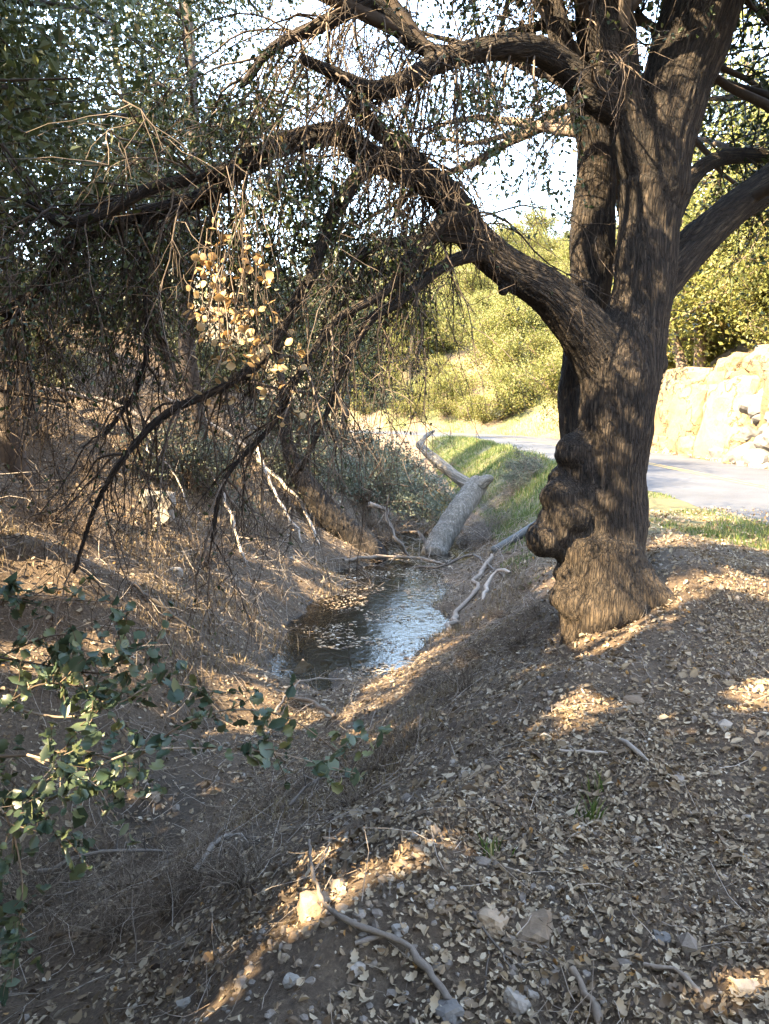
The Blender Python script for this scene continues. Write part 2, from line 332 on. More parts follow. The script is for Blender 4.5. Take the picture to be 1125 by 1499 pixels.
# asphalt
m, nt, b = mat('asphalt'); M['asphalt'] = m; g = geo(nt); n1 = nz(nt, .8, 5, g); n2 = nz(nt, 160, 3, g)
r = ramp(nt, [(.3, (.046, .049, .056)), (.7, (.08, .084, .093))]); nt.links.new(n1.outputs[0], r.inputs[0]); c = mixc(nt, n2.outputs[0], r.outputs[0], (.75, .75, .75), 'MULTIPLY')
vo = nt.nodes.new('ShaderNodeTexVoronoi'); vo.feature = 'DISTANCE_TO_EDGE'; vo.inputs['Scale'].default_value = .7
wv = nt.nodes.new('ShaderNodeVectorMath'); wv.operation = 'ADD'; nw = nz(nt, 1.5, 4, g); nt.links.new(g, wv.inputs[0]); nt.links.new(nw.outputs['Color'], wv.inputs[1]); nt.links.new(wv.outputs[0], vo.inputs['Vector'])
cr = ramp(nt, [(0, (0, 0, 0)), (.012, (1, 1, 1))]); nt.links.new(vo.outputs['Distance'], cr.inputs[0]); c = mixc(nt, cr.outputs[0], (.05, .05, .05), c)
nt.links.new(c, b.inputs['Base Color']); b.inputs['Roughness'].default_value = .8; bump(nt, n2.outputs[0], b, .4, .006)
m, nt, b = mat('faded_yellow_paint'); M['yellow'] = m; n1 = nz(nt, 14, 8, geo(nt), .7); r = ramp(nt, [(.42, (.14, .13, .10)), (.58, (.40, .26, .055))]); nt.links.new(n1.outputs[0], r.inputs[0]); nt.links.new(r.outputs[0], b.inputs['Base Color']); b.inputs['Roughness'].default_value = .7
m, nt, b = mat('dark_pipe'); M['pipe'] = m; n1 = nz(nt, 12, 6, geo(nt)); r = ramp(nt, [(.3, (.03, .035, .035)), (.7, (.075, .08, .078))]); nt.links.new(n1.outputs[0], r.inputs[0]); nt.links.new(r.outputs[0], b.inputs['Base Color']); b.inputs['Roughness'].default_value = .55
# creek water: clear shallow film, mirror by Fresnel, faint ripples
m, nt, b = mat('creek_water'); M['water'] = m; nt.nodes.remove(b); out = nt.nodes['Material Output']; g = geo(nt)
n1 = nz(nt, 7, 3, g); n2 = nz(nt, 30, 2, g); ad = nt.nodes.new('ShaderNodeMath'); ad.operation = 'MULTIPLY_ADD'; nt.links.new(n2.outputs[0], ad.inputs[0]); ad.inputs[1].default_value = .25; nt.links.new(n1.outputs[0], ad.inputs[2])
bu = nt.nodes.new('ShaderNodeBump'); bu.inputs['Strength'].default_value = .4; bu.inputs['Distance'].default_value = .02; nt.links.new(ad.outputs[0], bu.inputs['Height'])
fr = nt.nodes.new('ShaderNodeFresnel'); fr.inputs[0].default_value = 1.45; nt.links.new(bu.outputs[0], fr.inputs[1])
tr = nt.nodes.new('ShaderNodeBsdfTransparent'); tr.inputs[0].default_value = (.74, .66, .54, 1); gl = nt.nodes.new('ShaderNodeBsdfGlossy'); gl.inputs['Roughness'].default_value = .03; nt.links.new(bu.outputs[0], gl.inputs['Normal'])
mx = nt.nodes.new('ShaderNodeMixShader'); nt.links.new(fr.outputs[0], mx.inputs[0]); nt.links.new(tr.outputs[0], mx.inputs[1]); nt.links.new(gl.outputs[0], mx.inputs[2]); nt.links.new(mx.outputs[0], out.inputs[0])

# ------------------------------------------------------------------ ground sheet, road, water
def axis(segs):
    out = [segs[0][0]]
    for a, b_, s0, s1 in segs:
        x = a
        while x < b_ - 1e-6:
            t = (x - a) / (b_ - a); x = min(b_, x + s0 + (s1 - s0) * t); out.append(x)
    return np.array(out)
gx = axis([(-320, -40, 30, 3), (-40, -6, 1.2, .12), (-6, 6, .075, .075), (6, 16, .2, .3), (16, 60, .4, 2.5), (60, 320, 5, 40)])
gy = axis([(-200, -10, 25, 1.2), (-10, 1, .8, .12), (1, 9, .075, .075), (9, 24, .11, .22), (24, 70, .25, .8), (70, 140, 1, 4), (140, 420, 8, 50)])
X, Y = np.meshgrid(gx, gy); X = X.ravel(); Y = Y.ravel(); Z = height(X, Y); D = roadD(X, Y)
nx, ny = len(gx), len(gy); i = np.arange(nx - 1)[None, :] + np.arange(ny - 1)[:, None] * nx; F = np.stack([i, i + 1, i + nx + 1, i + nx], -1).reshape(-1, 4)
Z = Z - .05 * (np.abs(D) < 2.35)                                   # roadbed lies under the asphalt
P3 = xyz(X, Y); n_ = fbm(P3 * .8, 3, 31)
green = np.clip(1.6 * (sm((Y - 8.5) / 3) * sm((X - 2.2) / 1.2) * (np.abs(D + 4.0) < 1.75) + .0) + .5 * n_ * (np.abs(D + 4) < 1.8) * (Y > 9), 0, 1) * (D < -2.4) * .55
green = np.maximum(green, np.clip((n_ - .15) * 2.5, 0, 1) * (D > 3) * sm((Y - 30) / 10) * .8)
tan_ = sm((D - 2.6) / .6)
wet_ = np.maximum(np.clip((-1.44 - Z) / .07, 0, 1), .55 * np.clip(1.4 * np.exp(-((X + 1.7) ** 2 / .12 + (Y - 5.5) ** 2 / .5)) + .6 * noise(P3 * 2.5, 33) * (np.abs(X + 1.7) < 1) * (Y < 7) * (Y > 4), 0, 1) * (Y > 3.5) * (Y < 7.5))
gm = mesh('ground', np.stack([X, Y, Z], -1), F, M['earth'], True, None, {'green': green, 'tan': tan_, 'wet': wet_})
ground = tag(obj('ground', gm), 'brown earth of the creek banks and hillsides under leaf litter', 'ground', kind='structure')

def centre(s):                                                     # along the road: s metres from y=-60
    s = np.asarray(s, float); th = np.maximum(s - 98, 0) / RR; y = np.where(s < 98, s - 60, YC + RR * np.sin(th)); x = np.where(s < 98, XC + RR, XC + RR * np.cos(th))
    n = np.stack([np.cos(th), np.sin(th)], -1); return x, y, n
def strip(d0, d1, z, s0=0, s1=150, step=.5, wob=0):
    s = np.arange(s0, s1, step); x, y, n = centre(s); out = []
    ds = np.linspace(d0, d1, 9 if wob else 2)
    for k, d in enumerate(ds):
        w = wob * noise(xyz(s * .8, s * 0, k)) if (wob and k in (0, len(ds) - 1)) else 0
        out.append(np.stack([x + n[:, 0] * (d + w), y + n[:, 1] * (d + w), np.full_like(s, z) - .03 * abs(d / 2.5) ** 2], -1))
    V = np.concatenate(out); m_ = len(s); fs = []
    for k in range(len(ds) - 1):
        a = np.arange(m_ - 1) + k * m_; fs.append(np.stack([a, a + m_, a + m_ + 1, a + 1], -1))
    return V, np.concatenate(fs)
V, F = strip(-2.55, 2.55, .035, wob=.28)
road = tag(obj('road', mesh('road', V, F, M['asphalt'])), 'narrow grey asphalt road with double yellow centre line curving along the creek', 'road', kind='structure')
for d in (-.14, .06):
    V, F = strip(d, d + .1, .0395); obj('centre_line', mesh('centre_line', V, F, M['yellow']), road)
yy = np.linspace(4.4, 30, 160); kx = np.interp(yy, _ky, _kx); off = np.linspace(-1.9, 1.9, 9)
V = np.stack([(kx[:, None] + off[None]).ravel(), np.repeat(yy, 9), np.full(len(yy) * 9, -1.5)], -1)
i = np.arange(8)[None] + np.arange(len(yy) - 1)[:, None] * 9; F = np.stack([i, i + 1, i + 10, i + 9], -1).reshape(-1, 4)
water = tag(obj('creek_water', mesh('creek_water', V, F, M['water'])), 'shallow dark creek water reflecting blue sky between the banks', 'creek', kind='structure')

# ------------------------------------------------------------------ organic wood: union of tapered limbs, remeshed, with furrowed bark, split back into parts
def catmull(P, R, step):
    P = np.array(P, float); R = np.array(R, float); n = len(P); out = []; ro = []
    for k in range(n - 1):
        p0 = P[max(k - 1, 0)]; p1 = P[k]; p2 = P[k + 1]; p3 = P[min(k + 2, n - 1)]; m_ = max(2, int(np.linalg.norm(p2 - p1) / step))
        for t in np.arange(m_) / m_:
            out.append(.5 * ((2 * p1) + (-p0 + p2) * t + (2 * p0 - 5 * p1 + 4 * p2 - p3) * t * t + (-p0 + 3 * p1 - 3 * p2 + p3) * t ** 3)); ro.append(R[k] * (1 - t) + R[k + 1] * t)
    out.append(P[-1]); ro.append(R[-1]); return np.array(out), np.array(ro)
def ico(sub=2):
    import bmesh
    bm = bmesh.new(); bmesh.ops.create_icosphere(bm, subdivisions=sub, radius=1); V = np.array([v.co[:] for v in bm.verts]); F = np.array([[v.index for v in f.verts] for f in bm.faces]); bm.free(); return V, F
I1 = ico(1); I2 = ico(2); I3 = ico(3); I4 = ico(4)
def organic(chains, blobs, voxel, material, lump=.10, furrow=.014, freq=1.0, seed=0, only=None):
    """chains: [(part name, pts, radii)], blobs [(centre, radius)]; returns [(part name, mesh)] in world coordinates"""
    bag = Bag(); seg = []
    for ci, (nm, P, R) in enumerate(chains):
        Q, r = catmull(P, R, .06); r = r * (1 + lump * noise(Q * 3.0 + ci * 9, 40 + seed)) ; Q = Q + (noise(Q * 2.2 + 5, 41)[:, None] * .12 * r[:, None])
        T = nrm(np.gradient(Q, axis=0)); Q2 = np.concatenate([[Q[0] - T[0] * r[0] * .4], Q, [Q[-1] + T[-1] * r[-1] * .4]]); r2 = np.concatenate([[r[0] * .5], r, [r[-1] * .5]])
        V, F, t = tubes(Q2[None], r2[None], 18); bag.add(V, F)
        k = len(Q2); 
        for ring, flip in ((0, True), (k - 1, False)):
            c = Q2[ring]; idx = np.arange(18) + ring * 18; base = bag.n - len(V)
            bag.V.append(c[None]); bag.T.append(np.array([.5])); ci2 = bag.n; bag.n += 1; a = idx + base; a2 = np.roll(a, -1)
            bag.F3.append(np.stack([a2, a, np.full(18, ci2)], -1) if flip else np.stack([a, a2, np.full(18, ci2)], -1))
        L = np.concatenate([[0], np.cumsum(np.linalg.norm(np.diff(Q, axis=0), axis=1))])
        seg.append((np.full(len(Q) - 1, ci), Q[:-1], Q[1:], r[:-1], L[:-1], L[1:]))
    for c, r in blobs:
        V = I3[0] * (1 + .12 * noise(I3[0] * 1.7 + c[0] * 7, 50)[:, None]); bag.add(np.asarray(c) + V * (np.asarray(r) if np.ndim(r) else r), I3[1])
    me = bag.mesh('tmp', None); o = bpy.data.objects.new('tmp', me); COL.objects.link(o)
    md = o.modifiers.new('r', 'REMESH'); md.mode = 'VOXEL'; md.voxel_size = voxel; md.use_smooth_shade = True
    ms = o.modifiers.new('s', 'SMOOTH'); ms.iterations = 6; ms.factor = .5
    dg = bpy.context.evaluated_depsgraph_get(); me2 = bpy.data.meshes.new_from_object(o.evaluated_get(dg)); bpy.data.objects.remove(o); bpy.data.meshes.remove(me)
    n = len(me2.vertices); V = np.empty(n * 3, np.float32); me2.vertices.foreach_get('co', V); V = V.reshape(-1, 3).astype(float)
    N = np.empty(n * 3, np.float32); me2.vertices.foreach_get('normal', N); N = N.reshape(-1, 3).astype(float)
    lt = np.empty(len(me2.polygons), np.int32); me2.polygons.foreach_get('loop_total', lt); lv = np.empty(len(me2.loops), np.int32); me2.loops.foreach_get('vertex_index', lv)
    assert (lt == 4).all(); F = lv.reshape(-1, 4); bpy.data.meshes.remove(me2)
    C = np.concatenate([s[0] for s in seg]); A = np.concatenate([s[1] for s in seg]); B = np.concatenate([s[2] for s in seg]); R = np.concatenate([s[3] for s in seg]); L0 = np.concatenate([s[4] for s in seg]); L1 = np.concatenate([s[5] for s in seg])
    AB = B - A; l2 = (AB ** 2).sum(1); best = np.empty(n, int); tt = np.empty(n)
    for a in range(0, n, 4000):
        v = V[a:a + 4000]; t = np.clip(((v[:, None] - A[None]) * AB[None]).sum(-1) / l2[None], 0, 1); d = np.linalg.norm(v[:, None] - (A[None] + t[..., None] * AB[None]), axis=-1) - R[None]
        k = d.argmin(1); best[a:a + 4000] = k; tt[a:a + 4000] = t[np.arange(len(v)), k]
    ctr = A[best] + tt[:, None] * AB[best]; s_ = L0[best] + tt * (L1[best] - L0[best]); q = V - ctr; T = nrm(AB[best])
    q = q - (q * T).sum(1)[:, None] * T
    core = np.array([c[0] in ('trunk', 'root') for c in chains])[C[best]]; s_ = np.where(core, -V[:, 2], s_); cx_ = np.where(core, 0, C[best] * 3.1)
    bc = np.stack([np.where(core, V[:, 0], q[:, 0]) + cx_, np.where(core, V[:, 1], q[:, 1]), np.where(core, 0, q[:, 2]) * (1 - np.abs(T[:, 2])) + s_ * .075], -1)
    w = .05 * np.stack([noise(V * 5, 60), noise(V * 5, 61), 0 * s_], -1)
    f1 = 1 - np.abs(noise((bc + w * .6) * 42 * freq, 62)) * 2; f2 = 1 - np.abs(noise((bc * [1, 1, 2.6] + w * .6) * 58 * freq, 63)) * 2
    fu = np.clip(.5 - .5 * (.65 * f1 + .35 * f2), 0, 1) ** .55                              # 0 in the furrows, 1 on the ridges
    rr_ = R[best]; V = V + N * ((fu - .6) * np.minimum(furrow * 1.5, rr_ * .2) + .03 * np.minimum(rr_, .25) * noise(V * 7, 64))[:, None]
    out = []; fc = C[best][F[:, 0]]; stain = np.clip((.5 - V[:, 2]) / .8 + .6 * fbm(V * 4, 3, 66), 0, .85) * (seed == 1)
    names = [c[0] for c in chains]; groups = {}
    for ci, nm in enumerate(names): groups.setdefault(nm if nm.startswith('trunk') else (nm, ci), []).append(ci)
    for key, cis in groups.items():
        sel = F[np.isin(fc, cis)]
        if not len(sel): continue
        u, inv = np.unique(sel, return_inverse=True)
        out.append((key if isinstance(key, str) else key[0], mesh('wood', V[u], inv.reshape(-1, 4), material, True, None, {'bark': bc[u], 'furrow': fu[u], 'stain': stain[u]})))
    return out

# ------------------------------------------------------------------ the big oak
def chain(nm, pts):                                                  # (px, py, Y, radius in px)
    a = np.array(pts, float); return (nm, pix(a[:, 0], a[:, 1], a[:, 2]), [rad(max(r, 4.6), y, Y_) for _, y, Y_, r in pts])
def blob(px, py, Y_, r): return (pix(px, py, Y_), rad(r, py, Y_))
TR = [
 chain('trunk', [(876, 970, 6.2, 34), (882, 920, 6.2, 46), (886, 860, 6.22, 56), (888, 780, 6.22, 57), (886, 700, 6.22, 55), (898, 620, 6.2, 57), (908, 550, 6.2, 61), (926, 480, 6.2, 50), (942, 420, 6.2, 42), (948, 340, 6.2, 43), (954, 270, 6.2, 48)]),
 chain('stem', [(950, 290, 6.2, 34), (930, 220, 6.15, 30), (916, 160, 6.1, 29), (908, 80, 6.05, 26), (892, -20, 6.0, 25), (870, -180, 5.9, 20), (840, -380, 5.6, 14)]),
 chain('stem', [(955, 290, 6.2, 46), (968, 210, 6.2, 47), (986, 130, 6.2, 52), (1010, 60, 6.2, 55), (1036, -20, 6.2, 54), (1075, -180, 6.3, 44), (1100, -380, 6.5, 32), (1090, -600, 6.6, 20)]),
 chain('limb', [(908, 640, 6.25, 30), (898, 575, 6.22, 42), (876, 520, 6.18, 43), (845, 468, 6.1, 38), (800, 425, 6.0, 33), (750, 393, 5.95, 30), (700, 352, 5.9, 28), (662, 302, 5.85, 26), (625, 265, 5.8, 23), (575, 241, 5.75, 22), (532, 226, 5.7, 21), (500, 197, 5.65, 19), (455, 200, 5.6, 17), (400, 217, 5.55, 16), (345, 252, 5.5, 14), (300, 288, 5.5, 14), (240, 306, 5.45, 12), (205, 312, 5.4, 10)]),
 chain('stem', [(852, 660, 6.4, 30), (848, 590, 6.5, 30), (852, 520, 6.6, 30), (862, 430, 6.7, 33), (868, 330, 6.8, 34), (872, 240, 6.85, 29), (873, 150, 6.9, 22), (864, 60, 6.95, 20), (850, -60, 7.0, 17), (830, -250, 7.0, 12)]),
 chain('limb', [(870, 230, 6.85, 20), (848, 150, 6.8, 18), (822, 60, 6.8, 17), (800, -40, 6.8, 15), (770, -200, 6.8, 10)]),
 chain('limb', [(940, 470, 6.3, 22), (962, 428, 6.35, 27), (998, 378, 6.45, 29), (1060, 318, 6.6, 27), (1125, 268, 6.8, 25), (1210, 205, 7.0, 21), (1330, 120, 7.2, 15)]),
 chain('limb', [(975, 340, 6.4, 14), (1012, 262, 6.8, 14), (1055, 232, 7.0, 12), (1125, 227, 7.2, 11), (1230, 230, 7.4, 8)]),
 chain('limb', [(918, 170, 6.1, 25), (880, 148, 6.05, 24), (842, 112, 6.0, 22), (800, 80, 5.9, 20), (760, 68, 5.8, 19), (700, 73, 5.7, 17), (640, 92, 5.6, 16), (600, 114, 5.5, 14), (550, 132, 5.4, 13), (490, 108, 5.3, 10), (440, 84, 5.2, 8)]),
 chain('limb', [(660, 85, 5.65, 12), (600, 60, 5.6, 12), (545, 2, 5.5, 12), (500, -40, 5.4, 11)]),
 chain('limb', [(545, 0, 5.5, 11), (470, 36, 5.4, 11), (400, 70, 5.3, 9), (352, 128, 5.2, 6)]),
 chain('limb', [(560, 128, 5.4, 11), (520, 150, 5.8, 12), (560, 195, 6.2, 13), (600, 228, 5.9, 13), (640, 275, 5.85, 13)]),
 chain('limb', [(350, 246, 5.5, 10), (280, 262, 5.3, 10), (215, 278, 5.2, 10), (150, 312, 5.1, 10), (90, 325, 5.0, 9), (38, 294, 5.0, 5)]),
 chain('limb', [(250, 303, 5.45, 10), (170, 330, 5.5, 11), (100, 360, 5.5, 12), (50, 430, 5.5, 12), (-30, 480, 5.5, 11), (-120, 520, 5.5, 8)]),
 chain('branch', [(675, 322, 5.75, 11), (652, 322, 5.6, 11), (625, 352, 5.55, 13), (600, 385, 5.5, 15), (580, 404, 5.5, 13)]),
 chain('branch', [(705, 360, 5.85, 10), (655, 345, 5.7, 9), (605, 352, 5.6, 9), (560, 358, 5.5, 8), (520, 380, 5.4, 6)]),
 chain('branch', [(715, 372, 5.85, 10), (672, 378, 5.7, 10), (632, 402, 5.6, 9), (580, 445, 5.5, 9), (545, 465, 5.4, 8), (505, 530, 5.3, 7), (480, 600, 5.3, 5), (440, 690, 5.3, 3.5)]),
 chain('branch', [(545, 240, 5.7, 12), (515, 270, 5.6, 12), (480, 330, 5.5, 11), (458, 400, 5.4, 10), (430, 450, 5.4, 8), (385, 525, 5.3, 8), (330, 565, 5.2, 7), (245, 605, 5.1, 7), (185, 665, 5.0, 6), (140, 740, 5.0, 4.5), (108, 840, 5.0, 3)]),
 chain('branch', [(600, 380, 5.6, 7), (560, 430, 5.4, 7), (490, 470, 5.3, 7), (440, 545, 5.2, 6), (400, 620, 5.2, 5), (330, 700, 5.1, 4), (310, 790, 5.1, 3)]),
 chain('branch', [(215, 312, 5.4, 8), (208, 380, 5.4, 6), (215, 470, 5.3, 5), (205, 560, 5.3, 4), (150, 640, 5.2, 3)]),
]
TR.insert(1, chain('root', [(882, 800, 6.18, 62), (880, 868, 6.06, 62), (864, 912, 5.98, 52), (848, 950, 5.9, 30), (836, 990, 5.85, 18)]))
TR.insert(2, chain('root', [(905, 845, 6.1, 54), (935, 868, 6.02, 42), (970, 884, 5.95, 26), (1015, 905, 5.88, 14)]))
BL = [blob(846, 885, 5.92, 27), blob(918, 890, 5.9, 30), blob(884, 905, 5.88, 24), blob(832, 838, 6.05, 22), blob(958, 868, 6.0, 20), blob(736, 425, 5.9, 9), blob(797, 790, 6.06, 29), blob(812, 776, 6.08, 30), blob(824, 728, 6.1, 33), blob(830, 752, 6.1, 38), blob(843, 660, 6.14, 30), blob(862, 690, 6.12, 30), blob(866, 735, 6.12, 40), blob(836, 872, 6.0, 31), blob(900, 880, 5.98, 40), blob(842, 800, 6.1, 32), blob(940, 530, 6.2, 34), blob(822, 700, 6.15, 20), blob(812, 762, 6.1, 24), blob(930, 765, 6.25, 20)]
base = pix(880, 900, 6.2)
oak = empty('oak_tree', tuple(base), 'gnarled many-stemmed live oak with burled trunk at the edge of the creek bank', 'tree')
for nm, me in organic(TR, BL, .0175, M['bark'], seed=1):
    part(nm, me, oak)

def twig_system(chains, nsec, lsec, ntw, ltw, r0, seedpts=None, droop=.16, sidebias=0.0):
    """secondary drooping branches off hero limbs, twigs off those"""
    pts = []; tang = []
    for P, lo in chains:
        Q, _ = catmull(P, np.ones(len(P)), .05); k = int(lo * len(Q)); T = nrm(np.gradient(Q, axis=0)); pts.append(Q[k:]); tang.append(T[k:])
    pts = np.concatenate(pts); tang = np.concatenate(tang)
    i = rng.integers(0, len(pts), nsec); d = nrm(np.cross(tang[i], rdir(nsec)) + tang[i] * .45 + np.array([sidebias, .35, -.25]))
    L = rng.uniform(*lsec, nsec); S = grow(pts[i], d, L, 12, droop, .17)
    j = np.repeat(np.arange(nsec), ntw); k = rng.integers(3, 12, len(j)); st = S[j, k]; tg = nrm(S[j, k] - S[j, k - 1])
    T = grow(st, nrm(tg * .6 + rdir(len(j)) * .8 + [0, 0, -.2]), rng.uniform(*ltw, len(j)), 6, droop * .9, .24)
    return S, taper(nsec, 12, rng.uniform(.6, 1.3, nsec) * r0, .0022), T, taper(len(j), 6, .0034, .0013)
def hero(idx, lo=.25): return [(TR[i + 2][1], lo) for i in idx]
bag = Bag(); LV = Bag()
def leafy(T, per, size, prob, thin=0.0, axis_mix=.6):
    K = T.shape[1]; n = len(T) * per; j = np.repeat(np.arange(len(T)), per); k = rng.integers(1, K, n); f = rng.random((n, 1)); p = T[j, k - 1] * (1 - f) + T[j, k] * f + rng.normal(0, .012, (n, 3))
    keep = (rng.random(n) < prob(p)) & carve(p, thin); p = p[keep]; tg = nrm(T[j, k] - T[j, k - 1])[keep]
    return leaves(p, size, nrm(tg * axis_mix + rdir(len(p)) * .8 + [0, 0, -.25]), .58, .12)
def prob_oak(p):
    x, y, f = topix(p); d = np.clip(1.05 - (y - 250) / 430, .12, 1.0)            # hanging twigs are bare lower down
    sky_win = (x > 575) & (x < 850) & (y > 40) & (y < 340); d = np.where(sky_win, np.maximum(d, .7), d)
    for q_ in (5, 10):
        Q, _ = catmull(TR[q_][1], np.ones(len(TR[q_][1])), .08); lx, ly, lf_ = topix(Q); dd = np.min(np.hypot(x[:, None] - lx[None], y[:, None] - ly[None]), axis=1); d = np.where((dd < 34) & (p[:, 1] < 6.1), d * .15, d)
    trunk = (x > 880) & (x < 1020) & (y > 60) & (y < 560); return np.where(trunk, d * .15, np.where((x > 640) & (y > 320), d * .35, d))
# over the creek: dense hanging curtain
for idx, ns, ls, nt_, lt_, per, lo in (((3,), 95, (.5, 1.7), 11, (.25, .7), 12, .45), ((12, 13, 10), 105, (.5, 1.6), 12, (.25, .7), 11, .1), ((8, 9, 11), 145, (.4, 1.3), 13, (.2, .6), 17, .1), ((15, 16, 17, 18, 19), 100, (.3, 1.1), 8, (.2, .6), 4, .2),
                               ((1, 2, 5), 60, (.5, 1.5), 12, (.25, .6), 12, .55), ((6, 7), 50, (.4, 1.1), 11, (.2, .5), 12, .45), ((4,), 12, (.3, .8), 8, (.2, .5), 8, .7)):
    S, SR, T, TRd = twig_system(hero(idx, lo), ns, ls, nt_, lt_, .0085)
    for q, r, s in ((S, SR, 4), (T, TRd, 3)): bag.add(*tubes(q, r, s))
    LV.add(*leafy(T, per, .040, prob_oak)); LV.add(*leafy(S, 5, .040, lambda p: prob_oak(p) * .5))
# a few long bare withes hanging almost to the ground
n = 130; q = pix(rng.uniform(60, 640, n), rng.uniform(230, 560, n), rng.uniform(4.7, 6.3, n)); T = grow(q, rng.normal(0, .25, (n, 3)) + [-.1, 0, -1], rng.uniform(.8, 2.3, n), 14, .1, .13)
bag.add(*tubes(T, taper(n, 14, rng.uniform(.0025, .005, n), .0014), 3, rng.random(n) * .5)); j = np.repeat(np.arange(n), 6); k = rng.integers(3, 13, len(j))
T2 = grow(T[j, k], rdir(len(j)) * .7 + [0, 0, -.5], rng.uniform(.15, .55, len(j)), 6, .1, .25); bag.add(*tubes(T2, taper(len(j), 6, .0025, .001), 3))
# upper crown above the frame, on limbs that carry it
n = 80; st = np.concatenate([catmull(TR[i][1], np.ones(len(TR[i][1])), .1)[0][-22:] for i in (3, 4, 6, 7, 8, 11)]); st = st[rng.integers(0, len(st), n)]
d = nrm(rdir(n) * [1, 1, .4] + [0, 0, .35]); C1 = grow(st, d, rng.uniform(1.8, 4.2, n), 10, .02, .14); n2 = 46; C1b = grow(st[rng.integers(0, len(st), n2)], nrm(np.array([-.75, -.55, .28]) + rng.normal(0, .33, (n2, 3))), rng.uniform(2.2, 5.5, n2), 10, .015, .13); C1 = np.concatenate([C1, C1b])  # camera-left limbs added out of view so their leaves shade the trunk
C1 = C1[(inframe(C1.reshape(-1, 3), 0) & (C1.reshape(-1, 3)[:, 1] < 6.7)).reshape(len(C1), 10).sum(1) < 2]; n = len(C1); bag.add(*tubes(C1, taper(n, 10, .05, .012), 7))
j = np.repeat(np.arange(n), 14); k = rng.integers(3, 10, len(j)); C2 = grow(C1[j, k], rdir(len(j)) + [0, 0, .1], rng.uniform(.5, 1.3, len(j)), 7, .08, .2)
ok = ~(inframe(C2[:, -1], 0) & ((rng.random(len(j)) < .3) | (C2[:, -1, 1] < 6.6))); C2 = C2[ok]; bag.add(*tubes(C2, taper(len(C2), 7, .010, .003), 4))
K = 60; j = np.repeat(np.arange(len(C2)), K); k = rng.integers(1, 7, len(j)); p = C2[j, k] + rng.normal(0, .16, (len(j), 3)); p = p[carve(p, 0, .06) & ~(inframe(p, 30) & ((rng.random(len(p)) < .25) | (p[:, 1] < 6.2)))]
fr_ = inframe(p, 0); LV.add(*leaves(p, np.where(fr_, .06, .085), None, .6, .12))
tag(part('twigs', bag.mesh('twigs', M['twig']), oak), kind='stuff'); tag(part('crown', LV.mesh('crown', M['oakleaf'], False), oak), kind='stuff')
# dry golden leaves hanging in one bunch: each a leaf of its own
def leaf_shape(outline, curl=.12, mat_=None, name='leaf', tint=.5):
    o = np.array(outline, float); n = len(o); mid = np.stack([np.zeros(n), o[:, 1]], -1); L = o[:, 1].max()
    V = [(x, y, curl * L * ((y / L - .5) ** 2) * 2 + .25 * abs(x)) for x, y in o] + [(0, y, curl * L * ((y / L - .5) ** 2) * 2) for _, y in o] + [(-x, y, curl * L * ((y / L - .5) ** 2) * 2 + .2 * abs(x)) for x, y in o]
    V = np.array(V); a = np.arange(n - 1); F = np.concatenate([np.stack([a, a + 1, a + n + 1, a + n], -1), np.stack([a + n, a + n + 1, a + 2 * n + 1, a + 2 * n], -1)])
    return mesh(name, V, F, mat_, True, np.full(len(V), tint))
dry = [leaf_shape([(.001, 0), (.45, .25), (.55, .55), (.33, .85), (.001, 1)], .3, M['dryleaf'], 'dry_leaf', t) for t in (.1, .4, .6, .8, .95)]
from mathutils import Euler, Matrix
def place(me, name, parent, p, size, rot):
    o = bpy.data.objects.new(name, me); COL.objects.link(o); o.parent = parent
    o.location = Vector(p) - (parent.location if parent.type == 'EMPTY' else Vector((0, 0, 0))); o.rotation_euler = rot; o.scale = (size,) * 3; return o
hang = grow(pix(rng.uniform(300, 390, 26), rng.uniform(240, 400, 26), np.full(26, 4.85)), rng.normal(0, .25, (26, 3)) + [0, 0, -1], rng.uniform(.5, 1.25, 26), 10, .1, .15)
hb = Bag(); hb.add(*tubes(hang, taper(26, 10, .004, .0012), 4)); dtw = part('dry_twigs', hb.mesh('dry_twigs', M['twig']), oak); dtw['kind'] = 'stuff'
for q in range(230):
    b_ = rng.integers(0, 26); p = hang[b_, rng.integers(3, 10)] + rng.normal(0, .02, 3)
    place(dry[q % 5], 'dry_leaf', dtw, p, rng.uniform(.034, .058), (rng.uniform(1.5, 4.7), rng.uniform(-.9, .9), rng.uniform(0, 6.3)))

